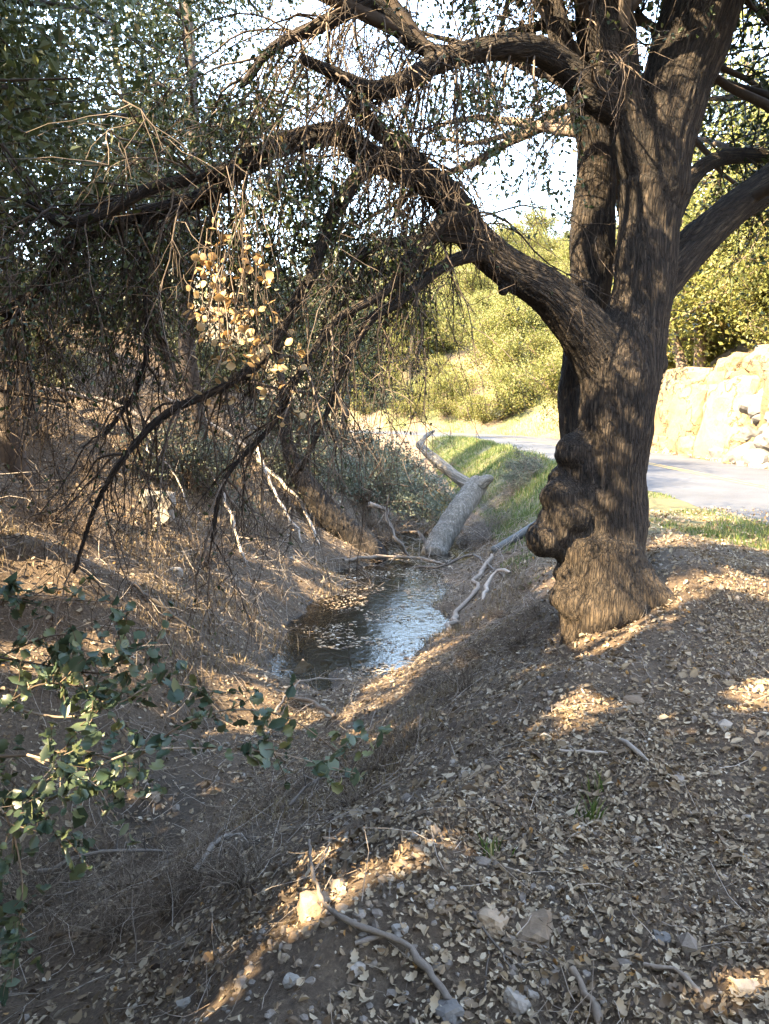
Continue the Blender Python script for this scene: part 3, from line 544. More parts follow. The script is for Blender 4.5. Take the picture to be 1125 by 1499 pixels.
# ------------------------------------------------------------------ other trees and bushes
def tree_geo(loc, Ht, spread, nl, tr, nleaf, lsize, lean=(0, 0), multi=1, lo=.3, clus=.22, prune=None, twig=True, sub=9, flat=1.0, S=8, clear=False):
    loc = np.asarray(loc, float); wood = Bag(); lf = Bag(); starts = []; dirs = []; lens = []; rads = []
    for m_ in range(multi):
        d0 = nrm(np.array([lean[0], lean[1], 1.0]) + (rng.normal(0, .35, 3) * [1, 1, 0] if multi > 1 else 0)); P = grow(np.array([loc + rng.normal(0, .12, 3) * [1, 1, 0] * (multi > 1) - [0, 0, .25]]), d0[None], np.array([Ht * .72]), 12, 0, .07)
        wood.add(*tubes(P, taper(1, 12, tr, tr * .3) * (1 + .5 * np.exp(-np.arange(12) * 1.2))[None], S + 2, [.45])); per = nl // multi
        for q in range(per):
            k = rng.uniform(lo, 1) * 11; a = int(min(k, 10)); p = P[0, a] + (P[0, a + 1] - P[0, a]) * (k - a); an = rng.uniform(0, 6.283)
            starts.append(p); dirs.append([math.cos(an), math.sin(an), rng.uniform(-.05, .7)]); lens.append(spread * rng.uniform(.5, 1.1) * (1.15 - .55 * (k / 11))); rads.append(tr * .38 * (1.2 - .6 * k / 11))
    n = len(starts); L1 = grow(np.array(starts), np.array(dirs), np.array(lens), 10, .035, .15); rads = np.array(rads)
    def away(P):                                      # limbs that would hang into the viewer's face are not there
        q = P.reshape(-1, 3); bad = (inframe(q, 60) & (topix(q)[2] < 5)) | (np.linalg.norm(q - CAM, axis=1) < 1.6); return ~bad.reshape(P.shape[:2]).any(1)
    if clear: k_ = away(L1); L1 = L1[k_]; rads = rads[k_]; n = len(L1)
    L1 = L1; wood.add(*tubes(L1, taper(n, 10, rads, .01), max(4, S - 3), np.full(n, .45)))
    j = np.repeat(np.arange(n), sub); k = rng.integers(3, 10, len(j)); L2 = grow(L1[j, k], rdir(len(j)) * [1, 1, .7] + [0, 0, .05], spread * rng.uniform(.15, .42, len(j)), 6, .05, .22)
    if clear: L2 = L2[away(L2)]
    wood.add(*tubes(L2, taper(len(L2), 6, .012 * max(1, spread / 3), .004), 3, np.full(len(L2), .4)))
    i = rng.integers(0, len(L2), nleaf); k = rng.integers(1, 6, nleaf); f = rng.random((nleaf, 1)); p = L2[i, k - 1] * (1 - f) + L2[i, k] * f + rng.normal(0, clus, (nleaf, 3)) * [1, 1, .75 * flat]
    if prune is not None: p = p[prune(p)]
    lf.add(*leaves(p, lsize)); return wood, lf
def add_tree(name, loc, label, cat, group, lm, wm='twig', **kw):
    w, l = tree_geo(loc, **kw); o = empty(name, tuple(loc), label, cat, group)
    part('trunk', w.mesh('trunk', M[wm]), o); tag(part('crown', l.mesh('crown', M[lm], False), o), kind='stuff'); return o
keepall = lambda p: carve(p, .03)
def sky_clear(p):                                     # canopy of the left slope stays left of the open sky
    x, y, f = topix(p); return carve(p, .02, .07) & ~((x > 560) & (y < 560) & (y > -40) & (f > 0))
LEFT = [(-4.6, 9.5, 6.5, 2.8, 'low-crowned oak on the slope above the pale white rock'), (-6.6, 12, 8, 3.4, 'tall dark oak on the left slope above the tangle of dead branches'), (-3.6, 15, 11.5, 3.7, 'very tall oak on the left slope beside the leaning trunk'), (-8.5, 8.5, 8, 3.4, 'broad oak high on the left slope beside the low-crowned oak'),
        (-10, 16, 9, 3.6, 'tall oak high on the left slope behind the broad oak'), (-5.4, 20, 8, 3.4, 'oak on the left slope past the leaning trunk'), (-2.4, 24.5, 6.5, 2.8, 'small oak near the creek beyond the fallen log'), (-13, 12, 9, 4, 'big oak at the top of the left slope'),
        (-14, 23, 10, 4.2, 'big shaded oak far up the left slope'), (-7.5, 29, 9, 4, 'oak on the slope inside the road bend'), (-1.8, 33, 6.5, 3, 'rounded oak by the creek short of the road bend'), (-4.3, 7.2, 8.2, 3.6, 'tallest oak of the left slope standing closest to the dry ditch, added to shade the road'), (-5.3, 11.4, 9.2, 3.4, 'tall slim oak on the left bank above the pool'), (-4.4, 17.5, 9, 3, 'tall oak behind the leaning trunk'), (-4, 41, 8, 3.6, 'far oak on the nose of the slope by the road bend')]
for x, y, Ht, sp, lab in LEFT:  # oak nearest the ditch added, very tall oak heightened, to shade road and boulders
    far = y > 18
    add_tree('hillside_oak', (x, y, H(x, y)), lab, 'tree', 'oaks on the left slope', 'leftleaf', Ht=Ht * 1.4, spread=sp * 1.15, nl=24, tr=.16, nleaf=20000 if not far else 10000, lsize=.095 if not far else .13, lo=.34, clus=.3, prune=sky_clear, sub=8)
# unseen trees added behind and beside the viewpoint to shade the bank
out_near = lambda p: carve(p, .0, .07) & (np.linalg.norm(p - CAM, axis=1) > 2.2) & ~(inframe(p, 160) & (topix(p)[2] < 14))
for x, y, Ht, sp, lab in ((-5.6, 1.0, 9.5, 3.8, 'unseen spreading oak added for shade on the left bank beside the viewpoint'), (-8.8, -3.0, 11.5, 4.4, 'unseen tall oak added for shade on the slope behind the viewpoint'), (-4.2, -3.2, 9.5, 3.8, 'unseen oak added for shade in the ditch behind the viewpoint'), (-7.8, 4.0, 10, 3.8, 'unseen oak added for shade on the left slope over the near ditch'),
                          (-.9, -3.4, 10, 4.0, 'unseen oak added for shade beside the path behind the viewpoint'), (-4.6, 3.0, 10.5, 4.0, 'unseen oak added for shade, leaning out from the left bank over the near ditch'), (-2.9, -.9, 9, 3.6, 'unseen oak added for shade on the near ditch bank close beside the viewpoint'), (3.2, -5.0, 11, 4.2, 'unseen oak added for shade at the road edge behind the viewpoint')):
    add_tree('shade_oak', (x, y, H(x, y)), lab, 'tree', 'unseen oaks added to shade the near bank', 'leftleaf', Ht=Ht, spread=sp, nl=24, tr=.2, nleaf=18000, lsize=.21, lo=.3, clus=.32, prune=out_near, sub=9, clear=True)
# leaning trunk at the creek
w = organic([('trunk', [pix(545, 822, 16.2), pix(528, 800, 16.1), pix(490, 762, 16), pix(455, 722, 15.9), pix(435, 688, 15.9), pix(420, 640, 15.9), pix(412, 580, 16)], [.36, .34, .29, .24, .18, .12, .08])], [(pix(540, 812, 16.1), .4)], .035, M['bark'], furrow=.03, freq=.5, seed=4)
lt = empty('leaning_tree', tuple(pix(535, 812, 16.1)), 'thick leaning trunk rooted on the bank where the creek bends behind the pool', 'tree'); part('trunk', w[0][1], lt)
wb, lb = tree_geo(pix(414, 590, 16), 3.5, 2.6, 14, .1, 7000, .08, lo=.1, prune=sky_clear); part('limbs', wb.mesh('limbs', M['twig']), lt); tag(part('crown', lb.mesh('crown', M['leftleaf'], False), lt), kind='stuff')
# sunlit chaparral on the hillside across the road: prototypes copied
def proto(seed_kw, lm, wm='brush'):
    w, l = tree_geo((0, 0, 0), **seed_kw); return w.mesh('trunk', M[wm]), l.mesh('crown', M[lm], False)
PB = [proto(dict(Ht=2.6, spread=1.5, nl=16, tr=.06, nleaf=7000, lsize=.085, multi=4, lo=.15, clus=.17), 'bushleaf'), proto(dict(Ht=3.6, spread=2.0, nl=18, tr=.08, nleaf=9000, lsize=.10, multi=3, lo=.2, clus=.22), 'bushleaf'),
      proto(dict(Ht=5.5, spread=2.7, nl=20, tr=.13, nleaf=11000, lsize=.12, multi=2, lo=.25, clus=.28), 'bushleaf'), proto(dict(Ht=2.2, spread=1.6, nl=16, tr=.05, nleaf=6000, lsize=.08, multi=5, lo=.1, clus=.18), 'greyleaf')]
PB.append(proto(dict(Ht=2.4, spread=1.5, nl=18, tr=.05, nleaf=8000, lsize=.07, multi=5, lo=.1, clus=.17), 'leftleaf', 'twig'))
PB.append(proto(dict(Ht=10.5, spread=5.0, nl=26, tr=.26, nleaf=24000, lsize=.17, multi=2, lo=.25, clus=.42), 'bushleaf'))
PL = ['low sunlit yellow-green bush on the hillside across the road', 'tall sunlit yellow-green bush on the hillside across the road', 'sunlit yellow-green oak on the hillside across the road', 'low grey-green bush on the hillside across the road']
def copy_bush(k, x, y, s, rz, label=None, group='bushes on the hillside across the road'):
    o = empty('hillside_bush' if k != 2 else 'sunlit_oak', (x, y, H(x, y) - .05), label or PL[k], 'bush' if k != 2 else 'tree', group + (' ' + ('small', 'tall', 'oak', 'grey')[k] if not label else '')); o.scale = (s,) * 3; o.rotation_euler = (0, 0, rz)
    if label: del o['group']
    obj('trunk', PB[k][0], o); tag(obj('crown', PB[k][1], o), kind='stuff'); return o
cnt = 0; tries = 0; used = []
while cnt < 250 and tries < 12000:
    tries += 1; y = rng.uniform(12, 118); x = rng.uniform(-2, 62); D_ = float(roadD(np.array(x), np.array(y)))
    if D_ < (5.2 if y < 36 else 4.0) or D_ > 52: continue
    px, py, f = topix(np.array([x, y, H(x, y) + 1.5]))
    if not (480 < px < 1330): continue
    if 15 < y < 36 and D_ < 6.4: continue
    if any((x - a) ** 2 + (y - b_) ** 2 < (.95 + .014 * y) ** 2 for a, b_ in used): continue
    k = rng.choice(4, p=[.33, .35, .2, .12]); used.append((x, y)); copy_bush(k, x, y, rng.uniform(.8, 1.35) * (1 + D_ * .006), rng.uniform(0, 6.28)); cnt += 1
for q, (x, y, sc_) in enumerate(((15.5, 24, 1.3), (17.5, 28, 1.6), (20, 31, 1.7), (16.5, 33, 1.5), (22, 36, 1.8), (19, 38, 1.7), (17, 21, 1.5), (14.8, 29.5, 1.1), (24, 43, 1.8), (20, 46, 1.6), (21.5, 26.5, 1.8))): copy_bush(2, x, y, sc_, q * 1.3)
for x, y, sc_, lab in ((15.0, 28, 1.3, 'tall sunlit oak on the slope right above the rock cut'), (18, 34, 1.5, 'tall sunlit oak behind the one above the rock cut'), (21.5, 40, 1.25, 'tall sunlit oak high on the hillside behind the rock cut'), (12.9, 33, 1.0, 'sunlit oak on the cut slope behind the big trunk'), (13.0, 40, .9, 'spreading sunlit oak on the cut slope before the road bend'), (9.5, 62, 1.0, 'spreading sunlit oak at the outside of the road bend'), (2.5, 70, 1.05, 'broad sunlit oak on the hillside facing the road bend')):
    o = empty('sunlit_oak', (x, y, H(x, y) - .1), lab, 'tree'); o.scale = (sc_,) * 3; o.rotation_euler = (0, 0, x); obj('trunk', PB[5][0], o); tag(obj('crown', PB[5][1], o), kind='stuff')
p = ground_at(735, 610); copy_bush(1, p[0], p[1], 1.5, 1.0, 'many-stemmed bush standing on the brown cut slope above the road bend')
# ------------------------------------------------------------------ rock cut and boulders
def rock_mesh(name, sx, sy, sz, seed, material, rough=.16, box=.65, base=I3):
    V = base[0].copy(); inf = V / np.abs(V).max(1, keepdims=True); V = V * (1 - box) + inf * box * .85
    q = V + seed * 13.7; V = V * (1 + rough * fbm(q * 1.1, 3, 70))[:, None]; c = noise(np.floor(q * 2.1 + .35 * noise(q * 3, 2)[:, None]) + .5, 71); V = V + nrm(V) * (c * rough * .6)[:, None]
    return mesh(name, V * [sx, sy, sz], base[1], material, False, np.full(len(V), .25 + .5 * ((seed * .37) % 1)))
cut = empty('rock_outcrop', (10.9, 27, 0), 'sunlit tan rock face of big split blocks beside the far edge of the road', 'rock')
for k, (yy_, zz_, sx, sy, sz, xx_, rz) in enumerate(((31.8, 1.1, 1.2, 2.1, 1.55, 11.7, .1), (28.2, 1.25, 1.2, 1.75, 1.7, 11.75, -.08), (25.2, 1.35, 1.3, 1.7, 1.75, 11.9, .12), (22.6, 1.5, 1.2, 1.4, 1.8, 12.15, -.15), (20.0, 1.7, 1.4, 1.6, 1.6, 12.6, .1), (30.2, 2.75, 1.2, 1.9, .75, 12.5, .2), (26.8, 3.05, 1.3, 1.7, .8, 12.6, -.1), (23.4, 3.3, 1.3, 1.9, .9, 12.8, .15), (20.2, 3.5, 1.3, 1.7, .9, 13.2, -.2),
                                                     (26.7, .35, .6, .9, .5, 11.0, .3), (23.8, .4, .6, .8, .55, 11.1, -.4), (29.9, .3, .55, .8, .45, 10.95, .2), (33.9, .6, .9, 1.3, .9, 11.5, .3))):
    o = obj('rock_block', rock_mesh('rock_block', sx, sy, sz, k + 3, M['tanrock'], .2, .7, I4), cut); o.location = (xx_ - 10.9, yy_ - 27, zz_ * .86); o.rotation_euler = (rng.normal(0, .06), rng.normal(.1, .05), rz)
bl = ['rounded grey boulder in the heap at the foot of the rock cut'] * 30
for q in range(30):
    px, py = rng.uniform(1050, 1190), rng.uniform(560, 675); t = (py - 560) / 115; y = rng.uniform(21.4, 24.6); xx = 10.7 + (1 - t) * 1.3 + rng.normal(0, .12); s = rng.uniform(.18, .45)
    zz = max(H(xx, y), (1 - t) * 2.3) * .98
    o = obj('boulder', rock_mesh('boulder', s * rng.uniform(.9, 1.3), s * rng.uniform(.9, 1.3), s * .8, 100 + q, M['greyrock'], .2, .55, I3 if s > .3 else I2)); tag(o, bl[q], 'boulder', 'grey boulders heaped at the rock cut'); o.location = (xx, y, zz + s * .12); o.rotation_euler = tuple(rng.uniform(-.6, .6, 3))

# ------------------------------------------------------------------ fallen log, dead branches, pipe
w = organic([('trunk', [(1.08, 16.6, -1.62), (1.22, 17.0, -1.35), (1.7, 17.7, -.75), tuple(pix(700, 708, 18.6))], [.30, .29, .28, .26]),
             ('fork', [pix(696, 715, 18.5), pix(672, 702, 19.1), pix(640, 676, 19.9), pix(612, 650, 20.6)], [.2, .16, .14, .11]), ('stub', [pix(690, 716, 18.4), pix(712, 702, 18.3), pix(722, 699, 18.2)], [.2, .14, .05]),
             ('fork', [pix(614, 652, 20.6), pix(622, 640, 20.9), pix(636, 630, 21.2)], [.11, .07, .04])], [], .03, M['pale_bark'], furrow=.03, freq=.5, seed=6)
log = empty('fallen_log', (1.08, 16.6, -1.5), 'pale grey forked fallen log propped on the bank beyond the pool', 'log')
for nm, me in w: part(nm, me, log)
def stick(pts, r0, r1, label, material='dead', side=0, name='dead_branch', cat='branch', group=None, sides=7):
    P = np.array(pts, float); Q, R = catmull(P, np.linspace(r0, r1, len(P)), max(.03, r0 * 5)); J = rng.normal(0, r0 * .75, Q.shape); J[:, 2] = np.abs(J[:, 2]) * .6; Q = Q + J; b_ = Bag(); b_.add(*tubes(Q[None], (R * rng.uniform(.72, 1.25, len(R)) * np.where(np.arange(len(R)) == len(R) - 1, .35, 1))[None], sides))
    o = obj(name, b_.mesh(name, M[material])); tag(o, label, cat, group)
    if side:
        k = rng.integers(len(Q) // 4, len(Q), side); T = grow(Q[k], rdir(side) + [0, 0, .25], rng.uniform(.12, .4, side) * min(1.5, r0 * 45), 6, .02, .25); t = Bag(); t.add(*tubes(T, taper(side, 6, R[k] * .5, .0015), 4)); obj('side_twigs', t.mesh('side_twigs', M[material]), o)['kind'] = 'stuff'
    return o
def gp(px, py, up=.03): q = ground_at(px, py); q = q.copy(); q[2] += up; return q
stick([pix(720, 812, 13.6), gp(705, 845, .12), gp(688, 880, .05), gp(668, 902, .02), gp(655, 925, .0)], .035, .045, 'long white peeled stick slanting into the edge of the pool', 'dead')
stick([gp(745, 848, .10), gp(727, 855, .2), gp(712, 868, .1), gp(706, 880, .0)], .03, .035, 'short bent pale stick on the bank beside the long white stick')
stick([pix(545, 740, 15.4), pix(565, 748, 15.3), pix(572, 775, 15.2), pix(588, 800, 15.1), gp(597, 820)], .06, .035, 'arched dark dead branch standing in debris at the head of the pool', 'stick', 6)
stick([gp(580, 795, .2), gp(605, 797, .3), gp(628, 812, .1)], .05, .04, 'pale curved dead branch lying across the debris dam', 'dead', 3)
stick([gp(505, 826, .06), gp(540, 825, .12), gp(600, 826, .12), gp(650, 832, .06)], .04, .03, 'straight pale dead branch along the head of the pool', 'dead', 5)
stick([gp(590, 835, .06), gp(640, 842, .15), gp(690, 828, .2), gp(735, 850, .05)], .03, .02, 'thin brown dead branch in the debris right of the pool', 'stick', 8)
stick([gp(418, 1028, .05), gp(450, 1040, .1), gp(488, 1058, .04)], .025, .018, 'thick sunlit stick lying at the near end of the pool', 'dead', 6)
stick([gp(400, 1050, .04), gp(440, 1020, .16), gp(500, 1010, .12)], .012, .006, 'thin forked twig arching over the near end of the pool', 'dead', 9)
stick([gp(240, 590, .1), gp(330, 650, .2), gp(430, 735, .15), gp(470, 800, .05)], .05, .03, 'long sunlit dead limb lying down the left slope', 'dead', 10)
stick([gp(60, 580, .1), gp(150, 600, .15), gp(240, 640, .1)], .06, .04, 'pale dead limb lying across the upper left slope', 'dead', 6)
stick([gp(235, 680, .5), gp(215, 710, .55), gp(250, 720, .4), gp(280, 760, .1)], .02, .008, 'white branching twig beside the pale white rock', 'dead', 14)
stick([gp(300, 720, .5), gp(330, 760, .3), gp(360, 830, .05)], .03, .02, 'bleached dead branch leaning on the left slope', 'dead', 10)
stick([gp(380, 690, .6), gp(400, 740, .3), gp(445, 800, .05)], .04, .02, 'sunlit dead branch leaning above the left edge of the pool', 'dead', 12)
stick([gp(190, 860, .05), gp(240, 900, .08), gp(290, 935, .04)], .022, .014, 'dark dead branch lying low on the left bank', 'stick', 4)
stick([gp(452, 1302, .20), gp(462, 1325, .07), gp(490, 1352, .03), gp(540, 1373, .03), gp(590, 1395, .035), gp(625, 1435, .03), gp(665, 1482, .02)], .006, .0125, 'curved grey stick lying over the pale stones of the near crest', 'stick')
stick([gp(515, 1388, .015), gp(560, 1377, .02)], .008, .008, 'short stub of stick lying across the curved grey stick', 'stick')
stick([gp(818, 1103, .012), gp(855, 1106, .015), gp(888, 1107, .012)], .007, .009, 'straight pale stick lying in the leaf litter beyond the twigs', 'dead')
stick([gp(910, 1095, .03), gp(925, 1105, .04), gp(945, 1120, .02)], .010, .012, 'short thick bent grey stick in the leaf litter', 'stick')
stick([gp(940, 1417, .012), gp(985, 1432, .025), gp(1015, 1448, .02), gp(1028, 1470, .012)], .006, .009, 'curved tan stick in the leaves at the path corner', 'dead')
stick([gp(835, 1432, .012), gp(855, 1462, .02), gp(868, 1485, .016), gp(880, 1510, .012)], .011, .013, 'thick bleached stick end among the near leaves', 'dead')
stick([gp(690, 1340, .012), gp(725, 1390, .02), gp(770, 1430, .012)], .004, .003, 'long thin twig lying across the bare gravelly soil', 'stick', 4)
stick([gp(715, 1375, .012), gp(713, 1420, .015), gp(712, 1470, .012)], .003, .003, 'thin straight twig on bare soil below the tan rock', 'stick')
stick([gp(280, 1290, .05), gp(330, 1250, .1), gp(370, 1245, .04)], .018, .012, 'dead branch lying in the dry ditch among tangled twigs', 'stick', 8)
stick([gp(60, 1300, .1), gp(150, 1290, .2), gp(250, 1265, .08)], .016, .01, 'long arched dead branch over the dry ditch', 'stick', 10)
stick([gp(420, 1190, .05), gp(470, 1165, .12), gp(520, 1150, .05)], .012, .008, 'dead twiggy branch on the lower bank under the green shoot', 'stick', 8)
a, b_ = gp(722, 812, .06), gp(815, 768, .10); b_[1] = max(b_[1], a[1] + .1)
pb = Bag(); pb.add(*tubes(np.linspace(a, b_, 6)[None], np.full((1, 6), .085), 18)); rim = Bag(); rim.add(*tubes(np.linspace(a - nrm(b_ - a) * .02, a + nrm(b_ - a) * .05, 3)[None], np.array([[.06, .098, .098]]), 18))
pp = tag(obj('drain_pipe', pb.mesh('drain_pipe', M['pipe'])), 'straight dark drain pipe running down the grassy bank to the pool', 'pipe'); obj('pipe_rim', rim.mesh('pipe_rim', M['pipe']), pp)

# bare brush around the log and on the banks
def brush_mesh(h, n, seed, m_='brush'):
    d = rdir(n) * [1, 1, .5] + [0, 0, .75]; T = grow(np.zeros((n, 3)) + rng.normal(0, .08, (n, 3)) * [1, 1, 0], d, h * rng.uniform(.5, 1.2, n), 8, .06, .2); b_ = Bag(); b_.add(*tubes(T, taper(n, 8, .008, .002), 3))
    j = np.repeat(np.arange(n), 6); k = rng.integers(2, 8, len(j)); T2 = grow(T[j, k], rdir(len(j)) + [0, 0, .1], h * rng.uniform(.12, .4, len(j)), 5, .05, .28); b_.add(*tubes(T2, taper(len(j), 5, .004, .0015), 3)); return b_.mesh('bare_shrub', M[m_])
BR = [brush_mesh(1.1, 70, 1), brush_mesh(.8, 60, 2), brush_mesh(1.4, 80, 3, 'stick')]
def brush(px, py, k, s, label, grp):
    q = ground_at(px, py); o = tag(obj('bare_shrub', BR[k]), label, 'shrub', grp); o.location = q - [0, 0, .05]; o.scale = (s, s, s * rng.uniform(.8, 1.1)); o.rotation_euler = (0, 0, rng.uniform(0, 6.28))
for px, py in ((560, 790), (590, 770), (545, 770), (610, 745), (585, 735), (630, 720), (600, 715), (570, 720), (655, 690), (620, 790), (525, 740)): brush(px, py, rng.integers(0, 2), rng.uniform(.8, 1.25), 'leafless brown shrub in the thicket left of the fallen log', 'leafless shrubs left of the fallen log')
for px, py in ((700, 770), (730, 745), (715, 790), (750, 725), (770, 705), (680, 800), (740, 770), (690, 745)): brush(px, py, rng.integers(0, 3), rng.uniform(.5, .85), 'leafless grey shrub on the bank between fallen log and oak', 'leafless shrubs right of the fallen log')
for px, py in ((770, 860), (740, 900), (790, 900), (700, 960), (640, 1000), (760, 940), (600, 1090), (680, 1010), (560, 1120), (520, 1180)): brush(px, py, 1, rng.uniform(.3, .5), 'low matted dead shrub on the bank below the oak', 'dead shrubs on the bank below the oak')
for px, py in ((60, 640), (130, 690), (210, 650), (300, 640), (350, 700), (120, 780), (300, 820), (400, 780), (440, 720), (60, 760), (180, 590), (320, 590), (430, 650), (480, 690)): brush(px, py, rng.integers(0, 2), rng.uniform(.5, .9), 'leafless twiggy shrub on the shaded left slope', 'leafless shrubs on the left slope')
for px, py in ((110, 1330), (190, 1300), (260, 1320), (60, 1390), (150, 1250), (330, 1230), (400, 1180), (230, 1240), (90, 1270), (300, 1280), (180, 1360), (450, 1150), (360, 1290), (40, 1320)): brush(px, py, rng.integers(0, 2), rng.uniform(.3, .48), 'small tangle of dead twigs in the dry ditch', 'twig tangles in the dry ditch')
for q in range(14):
    x = rng.uniform(-10, -3.6); y = rng.uniform(14, 27); x = min(x, np.interp(y, _ky, _kx) - 2.6)
    o = empty('slope_shrub', (x, y, H(x, y) - .05), 'dark leafy shrub under the oaks of the left slope', 'shrub', 'dark leafy shrubs on the left slope'); o.scale = (rng.uniform(.6, 1.1),) * 3; o.rotation_euler = (0, 0, rng.uniform(0, 6.28)); obj('trunk', PB[4][0], o); tag(obj('crown', PB[4][1], o), kind='stuff')
for (px, py, s) in ((770, 700, .55), (755, 715, .45)):
    q = ground_at(px, py); o = empty('dark_bush', tuple(q), ('dark leafy bush beside the grey brush on the verge', 'small leafy bush below the dark bush on the verge')[s < .5], 'bush'); o.scale = (s,) * 3; obj('trunk', PB[3][0], o); tag(obj('crown', PB[3][1], o), kind='stuff')
for x, y, s, lab in ((-1.9, 17.5, 1.0, 'grey-green bush on the left bank behind the leaning trunk'), (-.6, 19.5, 1.1, 'grey-green bush between leaning trunk and fallen log'), (-2.6, 21.5, 1.3, 'tall grey-green bush up the creek on the left bank'), (.4, 23, 1.1, 'grey-green bush up the creek behind the fallen log'), (-3.3, 13, .8, 'low grey-green bush on the left slope short of the leaning trunk'), (.2, 28, 1.3, 'grey-green bush far up the creek by the road bend')):
    o = empty('creek_bush', (x, y, H(x, y) - .05), lab, 'bush'); o.scale = (s,) * 3; o.rotation_euler = (0, 0, x * 3); obj('trunk', PB[3][0], o); tag(obj('crown', PB[3][1], o), kind='stuff')

# ------------------------------------------------------------------ grass
def blades(x, y, h, m_, name, lab, cat):
    n = len(x); z = height(x, y); a = rng.uniform(0, 6.283, n); w = .004 + .0012 * np.clip(y, 0, 40) ** .8 * .25; d = np.stack([np.cos(a), np.sin(a), 0 * a], -1); l = rdir(n) * [1, 1, 0] * .5 * h[:, None]
    B_ = np.stack([x, y, z - .01], -1); wv_ = d * w[:, None]; V = np.stack([B_ - wv_, B_ + wv_, B_ + l * .4 + [0, 0, 1] * h[:, None] * .6 + wv_ * .7, B_ + l * .4 + [0, 0, 1] * h[:, None] * .6 - wv_ * .7, B_ + l + [0, 0, 1] * h[:, None]], 1).reshape(-1, 3)
    i = np.arange(n)[:, None] * 5; me = mesh(name, V, [i + [3, 2, 4], i + [0, 1, 2, 3]], M[m_], False, np.repeat(rng.random(n), 5)); return tag(obj(name, me), lab, cat, kind='stuff')
n = 70000; y = 8.5 + 38 * rng.random(n) ** 1.5; e = np.interp(y, _cy, _cx); x = rng.uniform(0, 1, n) * 3.6 + 1.9; D_ = roadD(x, y); dens = fbm(xyz(x, y) * .9, 3, 80)
ok = (D_ < -2.55) & (x > e - 2.1) & (dens > -.25 - .5 * (y > 14)) & ((x > 3.7) | (y > 10.5)) & ((y > 13) | (dens > -.2)) & (rng.random(n) < .8); blades(x[ok], y[ok], rng.uniform(.07, .26, ok.sum()) * (.55 + .6 * np.clip(dens[ok] + .4, 0, 1)) * np.where(y[ok] < 16, .45, 1), 'grass', 'green_grass', 'short green grass on the verge and bank between creek and road', 'grass')
n = 9000; y = rng.uniform(36, 62, n); th = rng.uniform(0, .9, n); R_ = RR + rng.uniform(2.7, 6, n); x = XC + R_ * np.cos(th); y = YC + R_ * np.sin(th); n2_ = fbm(xyz(x, y) * .35, 2, 83); ok = n2_ > .0
blades(x[ok], y[ok], rng.uniform(.12, .3, ok.sum()), 'grass', 'slope_grass', 'patchy green grass on the cut slope beyond the road', 'grass')
n = 52000; x = rng.uniform(-5.5, 2.8, n); y = 4.5 + 13 * rng.random(n) ** 1.1; g_ = x - np.interp(y, _ky, _kx); ok = (np.abs(g_) > .8) & (g_ < 2.2) & (g_ > -4) & (fbm(xyz(x, y) * 1.3, 3, 81) > .05)
blades(x[ok], y[ok], rng.uniform(.03, .12, ok.sum()), 'drygrass', 'dry_grass', 'dry straw-coloured grass matted along the creek banks', 'grass')
for px, py, c_ in ((862, 1205, 28), (720, 1255, 16), (868, 1160, 14)):
    q = ground_at(px, py); a = rng.normal(0, .025, (c_, 2)); blades(q[0] + a[:, 0], q[1] + a[:, 1], rng.uniform(.06, .14, c_), 'grass', 'grass_tuft', {28: 'sparse green grass tuft in the leaf litter', 16: 'tiny grass tuft on the gravelly crest', 14: 'small grass tuft beyond the larger one in the litter'}[c_], 'grass')

# ------------------------------------------------------------------ leaf litter, twigs, pebbles
def scatter(n, xr, yr, f): x = rng.uniform(*xr, n); y = yr[0] + (yr[1] - yr[0]) * rng.random(n) ** f; return x, y
bag = Bag()
def litter(x, y, size, lift=.008, tilt=.55):
    n = len(x); z = np.where(np.abs(roadD(x, y)) < 2.8, np.maximum(height(x, y), .03), height(x, y)); nn = nrm(gnormal(x, y) + rng.normal(0, tilt, (n, 3))); a = nrm(np.cross(nn, rdir(n))); return leaves6(np.stack([x, y, z + lift + rng.uniform(0, .012, n)], -1), size, a, nn, .58, .24, np.clip(rng.beta(2, 2, n) + rng.normal(0, .08, n), 0, 1))
x, y = scatter(210000, (-1.2, 4.6), (1.3, 9), 1.4); ok = inframe(xyz(x, y, height(x, y)), 60); x, y = x[ok], y[ok]
g_ = x - np.interp(y, _cy, _cx); dn = fbm(xyz(x, y) * 1.1, 3, 90); ok = rng.random(len(x)) < np.clip(.3 + .55 * sm((g_ + .1) / .9) + .6 * dn, .08, 1) * np.where(g_ < 0, .75, 1); bag.add(*litter(x[ok], y[ok], .0175))
x, y = scatter(70000, (-6, 6.2), (2.6, 20), 1.15); ok = inframe(xyz(x, y, height(x, y)), 40) & ((roadD(x, y) < -2.5) | ((roadD(x, y) < -1.9) & (rng.random(len(x)) < .35))); x, y = x[ok], y[ok]; g_ = np.abs(x - np.interp(y, _ky, _kx)); ok = ((g_ > .75) | (y < 8.2)) & ((y < 12.5) | (x < 3)) ; bag.add(*litter(x[ok], y[ok], .034))
n = 9000; y = rng.uniform(7, 17, n); kx_ = np.interp(y, _ky, _kx); g_ = rng.normal(0, 1, n) * .75; x = kx_ + g_; ok = (np.abs(g_) < 1.2) & (fbm(xyz(x, y) * 1.6, 3, 92) > .22 - .5 * np.abs(g_)); x, y = x[ok], y[ok]; m_ = len(x)
nn = nrm(np.array([0, 0, 1.0]) + rng.normal(0, .08, (m_, 3))); bag.add(*leaves6(np.stack([x, y, np.maximum(height(x, y), -1.5) + .006], -1), .04, nrm(np.cross(nn, rdir(m_))), nn, .6, .05))
x = rng.uniform(10.4, 12.2, 2500); y = rng.uniform(14, 40, 2500); bag.add(*litter(x, y, .07))
tag(obj('leaf_litter', bag.mesh('leaf_litter', M['litter'], False)), 'dry tan oak leaves carpeting the banks and path edge', 'leaves', kind='stuff')
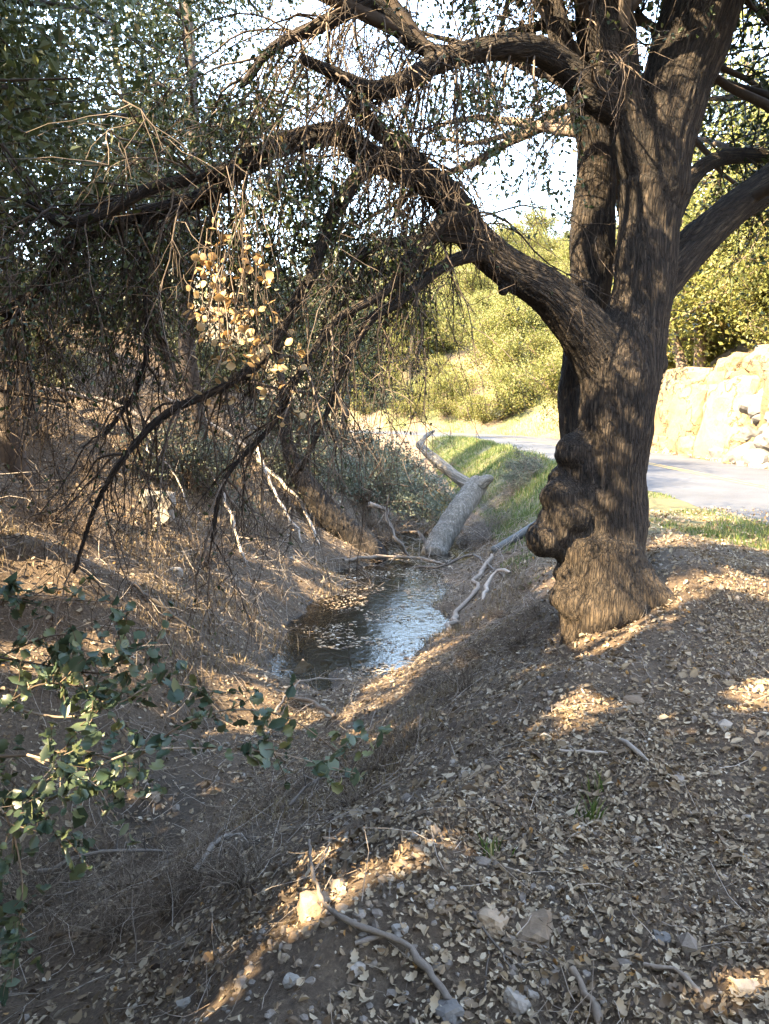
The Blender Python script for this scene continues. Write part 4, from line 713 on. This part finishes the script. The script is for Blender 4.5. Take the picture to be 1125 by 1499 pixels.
lm = [leaf_shape([(.001, 0), (.10, .06), (.24, .22), (.17, .32), (.32, .48), (.22, .6), (.27, .76), (.12, .86), (.001, 1)], c_, M['litter'], 'fallen_leaf', t) for c_, t in ((.3, .35), (.55, .55), (.25, .68), (.6, .8), (.45, .74), (.4, .2), (.4, 1.0))]
for q in range(280):
    px, py = rng.uniform(480, 1150), rng.uniform(1120, 1520); px += (1500 - py) * .3 * (rng.random() < .5); p = ground_at(px, py); nn = gnormal(p[:1], p[1:2])[0]
    o = place(lm[q % 6 if q % 40 else 6], 'fallen_leaf', ground, (p[0], p[1], H(p[0], p[1]) + .012), rng.uniform(.026, .046), (0, 0, 0)); o.rotation_euler = (Vector(nn).to_track_quat('Z', 'Y').to_matrix() @ Euler((rng.normal(0, .35), rng.normal(0, .35), rng.uniform(0, 6.28))).to_matrix()).to_euler()
bag = Bag()
def twig_litter(x, y, L, r, K=4):
    n = len(x); p = np.stack([x, y, height(x, y) + rng.uniform(.005, .04, n)], -1); nn = gnormal(x, y); d = nrm(np.cross(nn, rdir(n)) + nn * rng.normal(.03, .12, n)[:, None]); T = grow(p, d, L, K, 0, .2); T[..., 2] = np.maximum(T[..., 2], height(T[..., 0], T[..., 1]) + .003); bag.add(*tubes(T, taper(n, K, r, r * .5), 3))
x, y = scatter(1600, (-1, 4.4), (1.4, 8), 1.2); twig_litter(x, y, rng.uniform(.05, .28, 1600), .0017)
x, y = scatter(4200, (-4.5, 2.5), (3.2, 14), 1.0); g_ = x - np.interp(y, _ky, _kx); ok = (g_ > -3) & (g_ < 2.4) & (np.abs(g_) > .5 * (y > 8)); twig_litter(x[ok], y[ok], rng.uniform(.12, .6, ok.sum()), .0026, 5)
x, y = scatter(1800, (-2.5, 3.5), (13, 22), 1.0); twig_litter(x, y, rng.uniform(.3, .9, 1800), .005, 5)
x, y = scatter(1800, (-9, -1.5), (6, 22), 1.0); twig_litter(x, y, rng.uniform(.2, .9, 1800), .004, 5)
tag(obj('twig_litter', bag.mesh('twig_litter', M['dead'])), 'fine dead twigs littering the ditch and banks', 'twigs', kind='stuff')
bag = Bag()
def pebbles(x, y, s, tint=None):
    n = len(x); V0, F0 = I1; V = V0[None] * (1 + .3 * rng.normal(0, 1, (n, len(V0), 1)) * .6); V = V * (s[:, None, None] * rng.uniform(.6, 1.3, (n, 1, 3))) + np.stack([x, y, height(x, y) + s * .15], -1)[:, None]
    bag.add(V.reshape(-1, 3), (F0[None] + (np.arange(n) * len(V0))[:, None, None]).reshape(-1, 3), np.repeat(rng.beta(2, 2.2, n), len(V0)))
x, y = scatter(6500, (-1.6, 2.6), (1.3, 6.5), 1.2); g_ = x - np.interp(y, _cy, _cx); ok = (g_ > -.9) & (rng.random(len(x)) < np.exp(-(g_ / .75) ** 2)); pebbles(x[ok], y[ok], rng.gamma(2.2, .0026, ok.sum()) + .002)
x, y = scatter(1500, (-4, 4.5), (1.3, 9), 1.2); pebbles(x, y, rng.gamma(2, .005, 1500) + .003)
x = rng.uniform(10.5, 11.6, 900); y = rng.uniform(15, 34, 900); pebbles(x, y, rng.gamma(2, .035, 900) + .02)
tag(obj('gravel', bag.mesh('gravel', M['stone'], False)), 'loose pebbles and crumbs of rock strewn over the bank crest', 'gravel', kind='stuff')
# single stones
def stone(px, py, w, material, label, group=None, flat=.6, seed=0, name='stone', base=I3, sink=.55, box=.68):
    p = ground_at(px, py); s = w / FPX * np.linalg.norm(p - CAM) * .5; o = obj(name, rock_mesh(name, s, s * rng.uniform(.75, 1.1), s * flat, seed + 200, M[material], .26, box, base)); tag(o, label, 'rock', group); o.location = (p[0], p[1] + s * .4, p[2] + s * flat * (.6 - sink)); o.rotation_euler = (rng.normal(0, .2), rng.normal(0, .2), rng.uniform(0, 6.28)); return o
ST = [(228, 748, 52, 'whiterock', 'large pale rock lodged in the left slope under white twigs', 1.1), (256, 840, 22, 'whiterock', 'small pale round rock on the left bank below the large pale rock', .8), (443, 984, 26, 'clod', 'tan rock in the near end of the pool', .7), (487, 934, 22, 'clod', 'tan rock just above water in the middle of the pool', .5),
      (220, 1168, 26, 'clod', 'tan rock beside the small dark puddle', .7), (720, 1358, 48, 'clod', 'round brown rock bedded in the gravel beside the angular rock', .7), (785, 1378, 62, 'clod', 'angular hollow brown rock in the gravel beside the round rock', .6), (462, 1338, 46, 'clod', 'pale sunlit rock set in the crest behind the curved grey stick', .9),
      (586, 1366, 20, 'whiterock', 'small white stone beside the curved grey stick', .8), (758, 1478, 36, 'stone', 'angular brown stone at the foot of the gravel slope', .8), (655, 1492, 42, 'greyrock', 'flat grey stone at the lower end of the curved stick', .6), (930, 1028, 30, 'clod', 'wedge of tan rock lying in the litter below the oak', .5),
      (424, 1442, 24, 'whiterock', 'pale angular stone on the near crest among gravel', .7), (520, 1422, 26, 'stone', 'squat grey-brown stone under the curved stick', .6), (270, 1475, 20, 'whiterock', 'white stone on the slope at the foot of the crest', .6), (525, 1342, 16, 'stone', 'grey stone resting on the curved stick side of the crest', .6), (900, 828, 22, 'stone', 'grey stone in the earth heaped against the oak roots', .6),
      (652, 1335, 24, 'clod', 'reddish stone half buried in the gravel slope', .6), (970, 1380, 24, 'greyrock', 'dark rounded stone in the leaf litter', .7), (615, 1250, 22, 'clod', 'tan clod at the upper end of the sunlit crest', .8)]
for q, (px, py, w, m_, lab, fl) in enumerate(ST): stone(px, py, w, m_, lab, None, fl, q)
for q in range(34):
    t = rng.random(); px = 330 + 300 * t + rng.normal(0, 14); py = 1465 - 225 * t ** .9 + rng.normal(0, 12); stone(px, py, rng.uniform(8, 18), 'clod', 'crumbly tan clod of earth along the eroded crest', 'earth clods along the crest', .8, 40 + q, 'earth_clod', I2, .75, .7)
for q in range(60):
    px = rng.uniform(330, 900); py = rng.uniform(1290, 1495)
    if py < 1500 - (px - 250) * .55: continue
    stone(px, py, rng.uniform(8, 17), 'stone', 'small grey or tan stone loose on the gravelly crest', 'loose stones on the crest', .65, 100 + q, 'stone', I2, .7, .75)

# ------------------------------------------------------------------ green oak shoot at the near left
def spiny(sc):
    ys = [0, .12, .25, .36, .5, .62, .76, .88, 1]; xs = [.001, .28, .22, .46, .30, .50, .26, .30, .001]; return [(x * sc, y) for x, y in zip(xs, ys)]
SL = [leaf_shape(spiny(s), c_, M['shootleaf'], 'leaf', t) for s, c_, t in ((1, .3, .2), (.85, .5, .5), (1.1, .2, .35), (.9, .6, .8), (1, .4, 1.0), (.95, .35, .6))]
root = np.array([-2.35, 2.3, H(-2.35, 2.3)])
shoot = empty('oak_shoot', tuple(root), 'leafy green holly-leaved oak shoot reaching in over the dry ditch', 'plant')
HUB = pix(-170, 1120, 2.4); ST_ = Bag(); Q, R = catmull([root - [0, 0, .1], (root + HUB) / 2 + [-.05, .05, .05], HUB], [.022, .018, .014], .05); ST_.add(*tubes(Q[None], R[None], 8))
BRN = [[(-170, 1120, 2.4), (-60, 1110, 2.45), (40, 1105, 2.45), (120, 1100, 2.45), (190, 1112, 2.5), (260, 1065, 2.5), (330, 1040, 2.55), (420, 1050, 2.6), (500, 1108, 2.65), (516, 1142, 2.65)],
       [(40, 1105, 2.45), (110, 1130, 2.4), (200, 1100, 2.4), (300, 1095, 2.45), (400, 1102, 2.5), (480, 1122, 2.5), (520, 1132, 2.5)], [(-170, 1120, 2.4), (-80, 1010, 2.5), (0, 962, 2.6), (80, 930, 2.6), (150, 940, 2.65), (225, 955, 2.7)],
       [(-80, 1010, 2.5), (-20, 900, 2.7), (50, 872, 2.7), (115, 880, 2.75)], [(-170, 1120, 2.4), (-60, 1150, 2.3), (5, 1190, 2.3), (32, 1290, 2.3), (22, 1390, 2.3), (15, 1450, 2.3)], [(-80, 1010, 2.5), (0, 1030, 2.5), (60, 1002, 2.5), (130, 1012, 2.5), (185, 1080, 2.45)],
       [(0, 1030, 2.5), (90, 1050, 2.5), (170, 1030, 2.5), (235, 1000, 2.55), (320, 1015, 2.6)], [(40, 1105, 2.4), (90, 1120, 2.35), (140, 1150, 2.3), (160, 1185, 2.3)], [(0, 962, 2.6), (70, 975, 2.6), (150, 985, 2.6), (190, 960, 2.65)], [(-60, 1110, 2.4), (0, 1130, 2.4), (60, 1190, 2.35), (90, 1240, 2.35)]]
lp = []; 
for bi, bpts in enumerate(BRN):
    a = np.array(bpts, float); P = pix(a[:, 0], a[:, 1], a[:, 2]); Q, R = catmull(P, np.linspace(.005 if bi else .007, .0014, len(P)), .02); ST_.add(*tubes(Q[None], R[None], 6))
    ns = 18; k = rng.integers(len(Q) // 4, len(Q), ns); T = grow(Q[k], rdir(ns) * .8 + nrm(Q[k] - Q[k - 1]) * .6 + [0, 0, .1], rng.uniform(.06, .2, ns), 6, 0, .15); ST_.add(*tubes(T, taper(ns, 6, .0022, .001), 4))
    for q in T: lp += [(q[i_], nrm(q[i_] - q[i_ - 1])) for i_ in (1, 2, 3, 4, 5, 5)]
    for i_ in range(len(Q) // 3, len(Q), 3): lp.append((Q[i_], nrm(Q[i_] - Q[i_ - 1])))
stems = part('stems', ST_.mesh('stems', M['brush']), shoot)
lp = [l for l in lp if inframe(l[0][None], 60)[0]]; rng.shuffle(lp); print('shoot leaves', len(lp))
if len(lp) > 300:                                   # leaves past the first 300 joined
    p_ = np.array([l[0] for l in lp[300:]]); t_ = np.array([l[1] for l in lp[300:]]); xb = Bag(); m_ = len(p_)
    xb.add(*leaves6(p_, .038, nrm(t_ * .4 + rng.normal(0, .6, (m_, 3))), nrm(np.array([0, -.25, 1]) + rng.normal(0, .5, (m_, 3))), .7, .2)); tag(part('small_leaves', xb.mesh('small_leaves', M['shootleaf']), shoot), kind='stuff')
for q, (p, t) in enumerate(lp[:300]):
    d = nrm(t * .5 + rng.normal(0, .6, 3) + [0, 0, .15]); up = nrm(np.array([0, -.25, 1]) + rng.normal(0, .45, 3)); xx = nrm(np.cross(d, up)); zz = np.cross(xx, d)
    o = place(SL[q % 6], 'leaf', stems, p, rng.uniform(.030, .054), (0, 0, 0)); o.rotation_euler = Matrix((xx, d, zz)).transposed().to_euler()
print('tris', sum(sum(len(p.vertices) - 2 for p in m_.polygons) if len(m_.polygons) < 2000 else len(m_.polygons) * 2 for m_ in bpy.data.meshes))
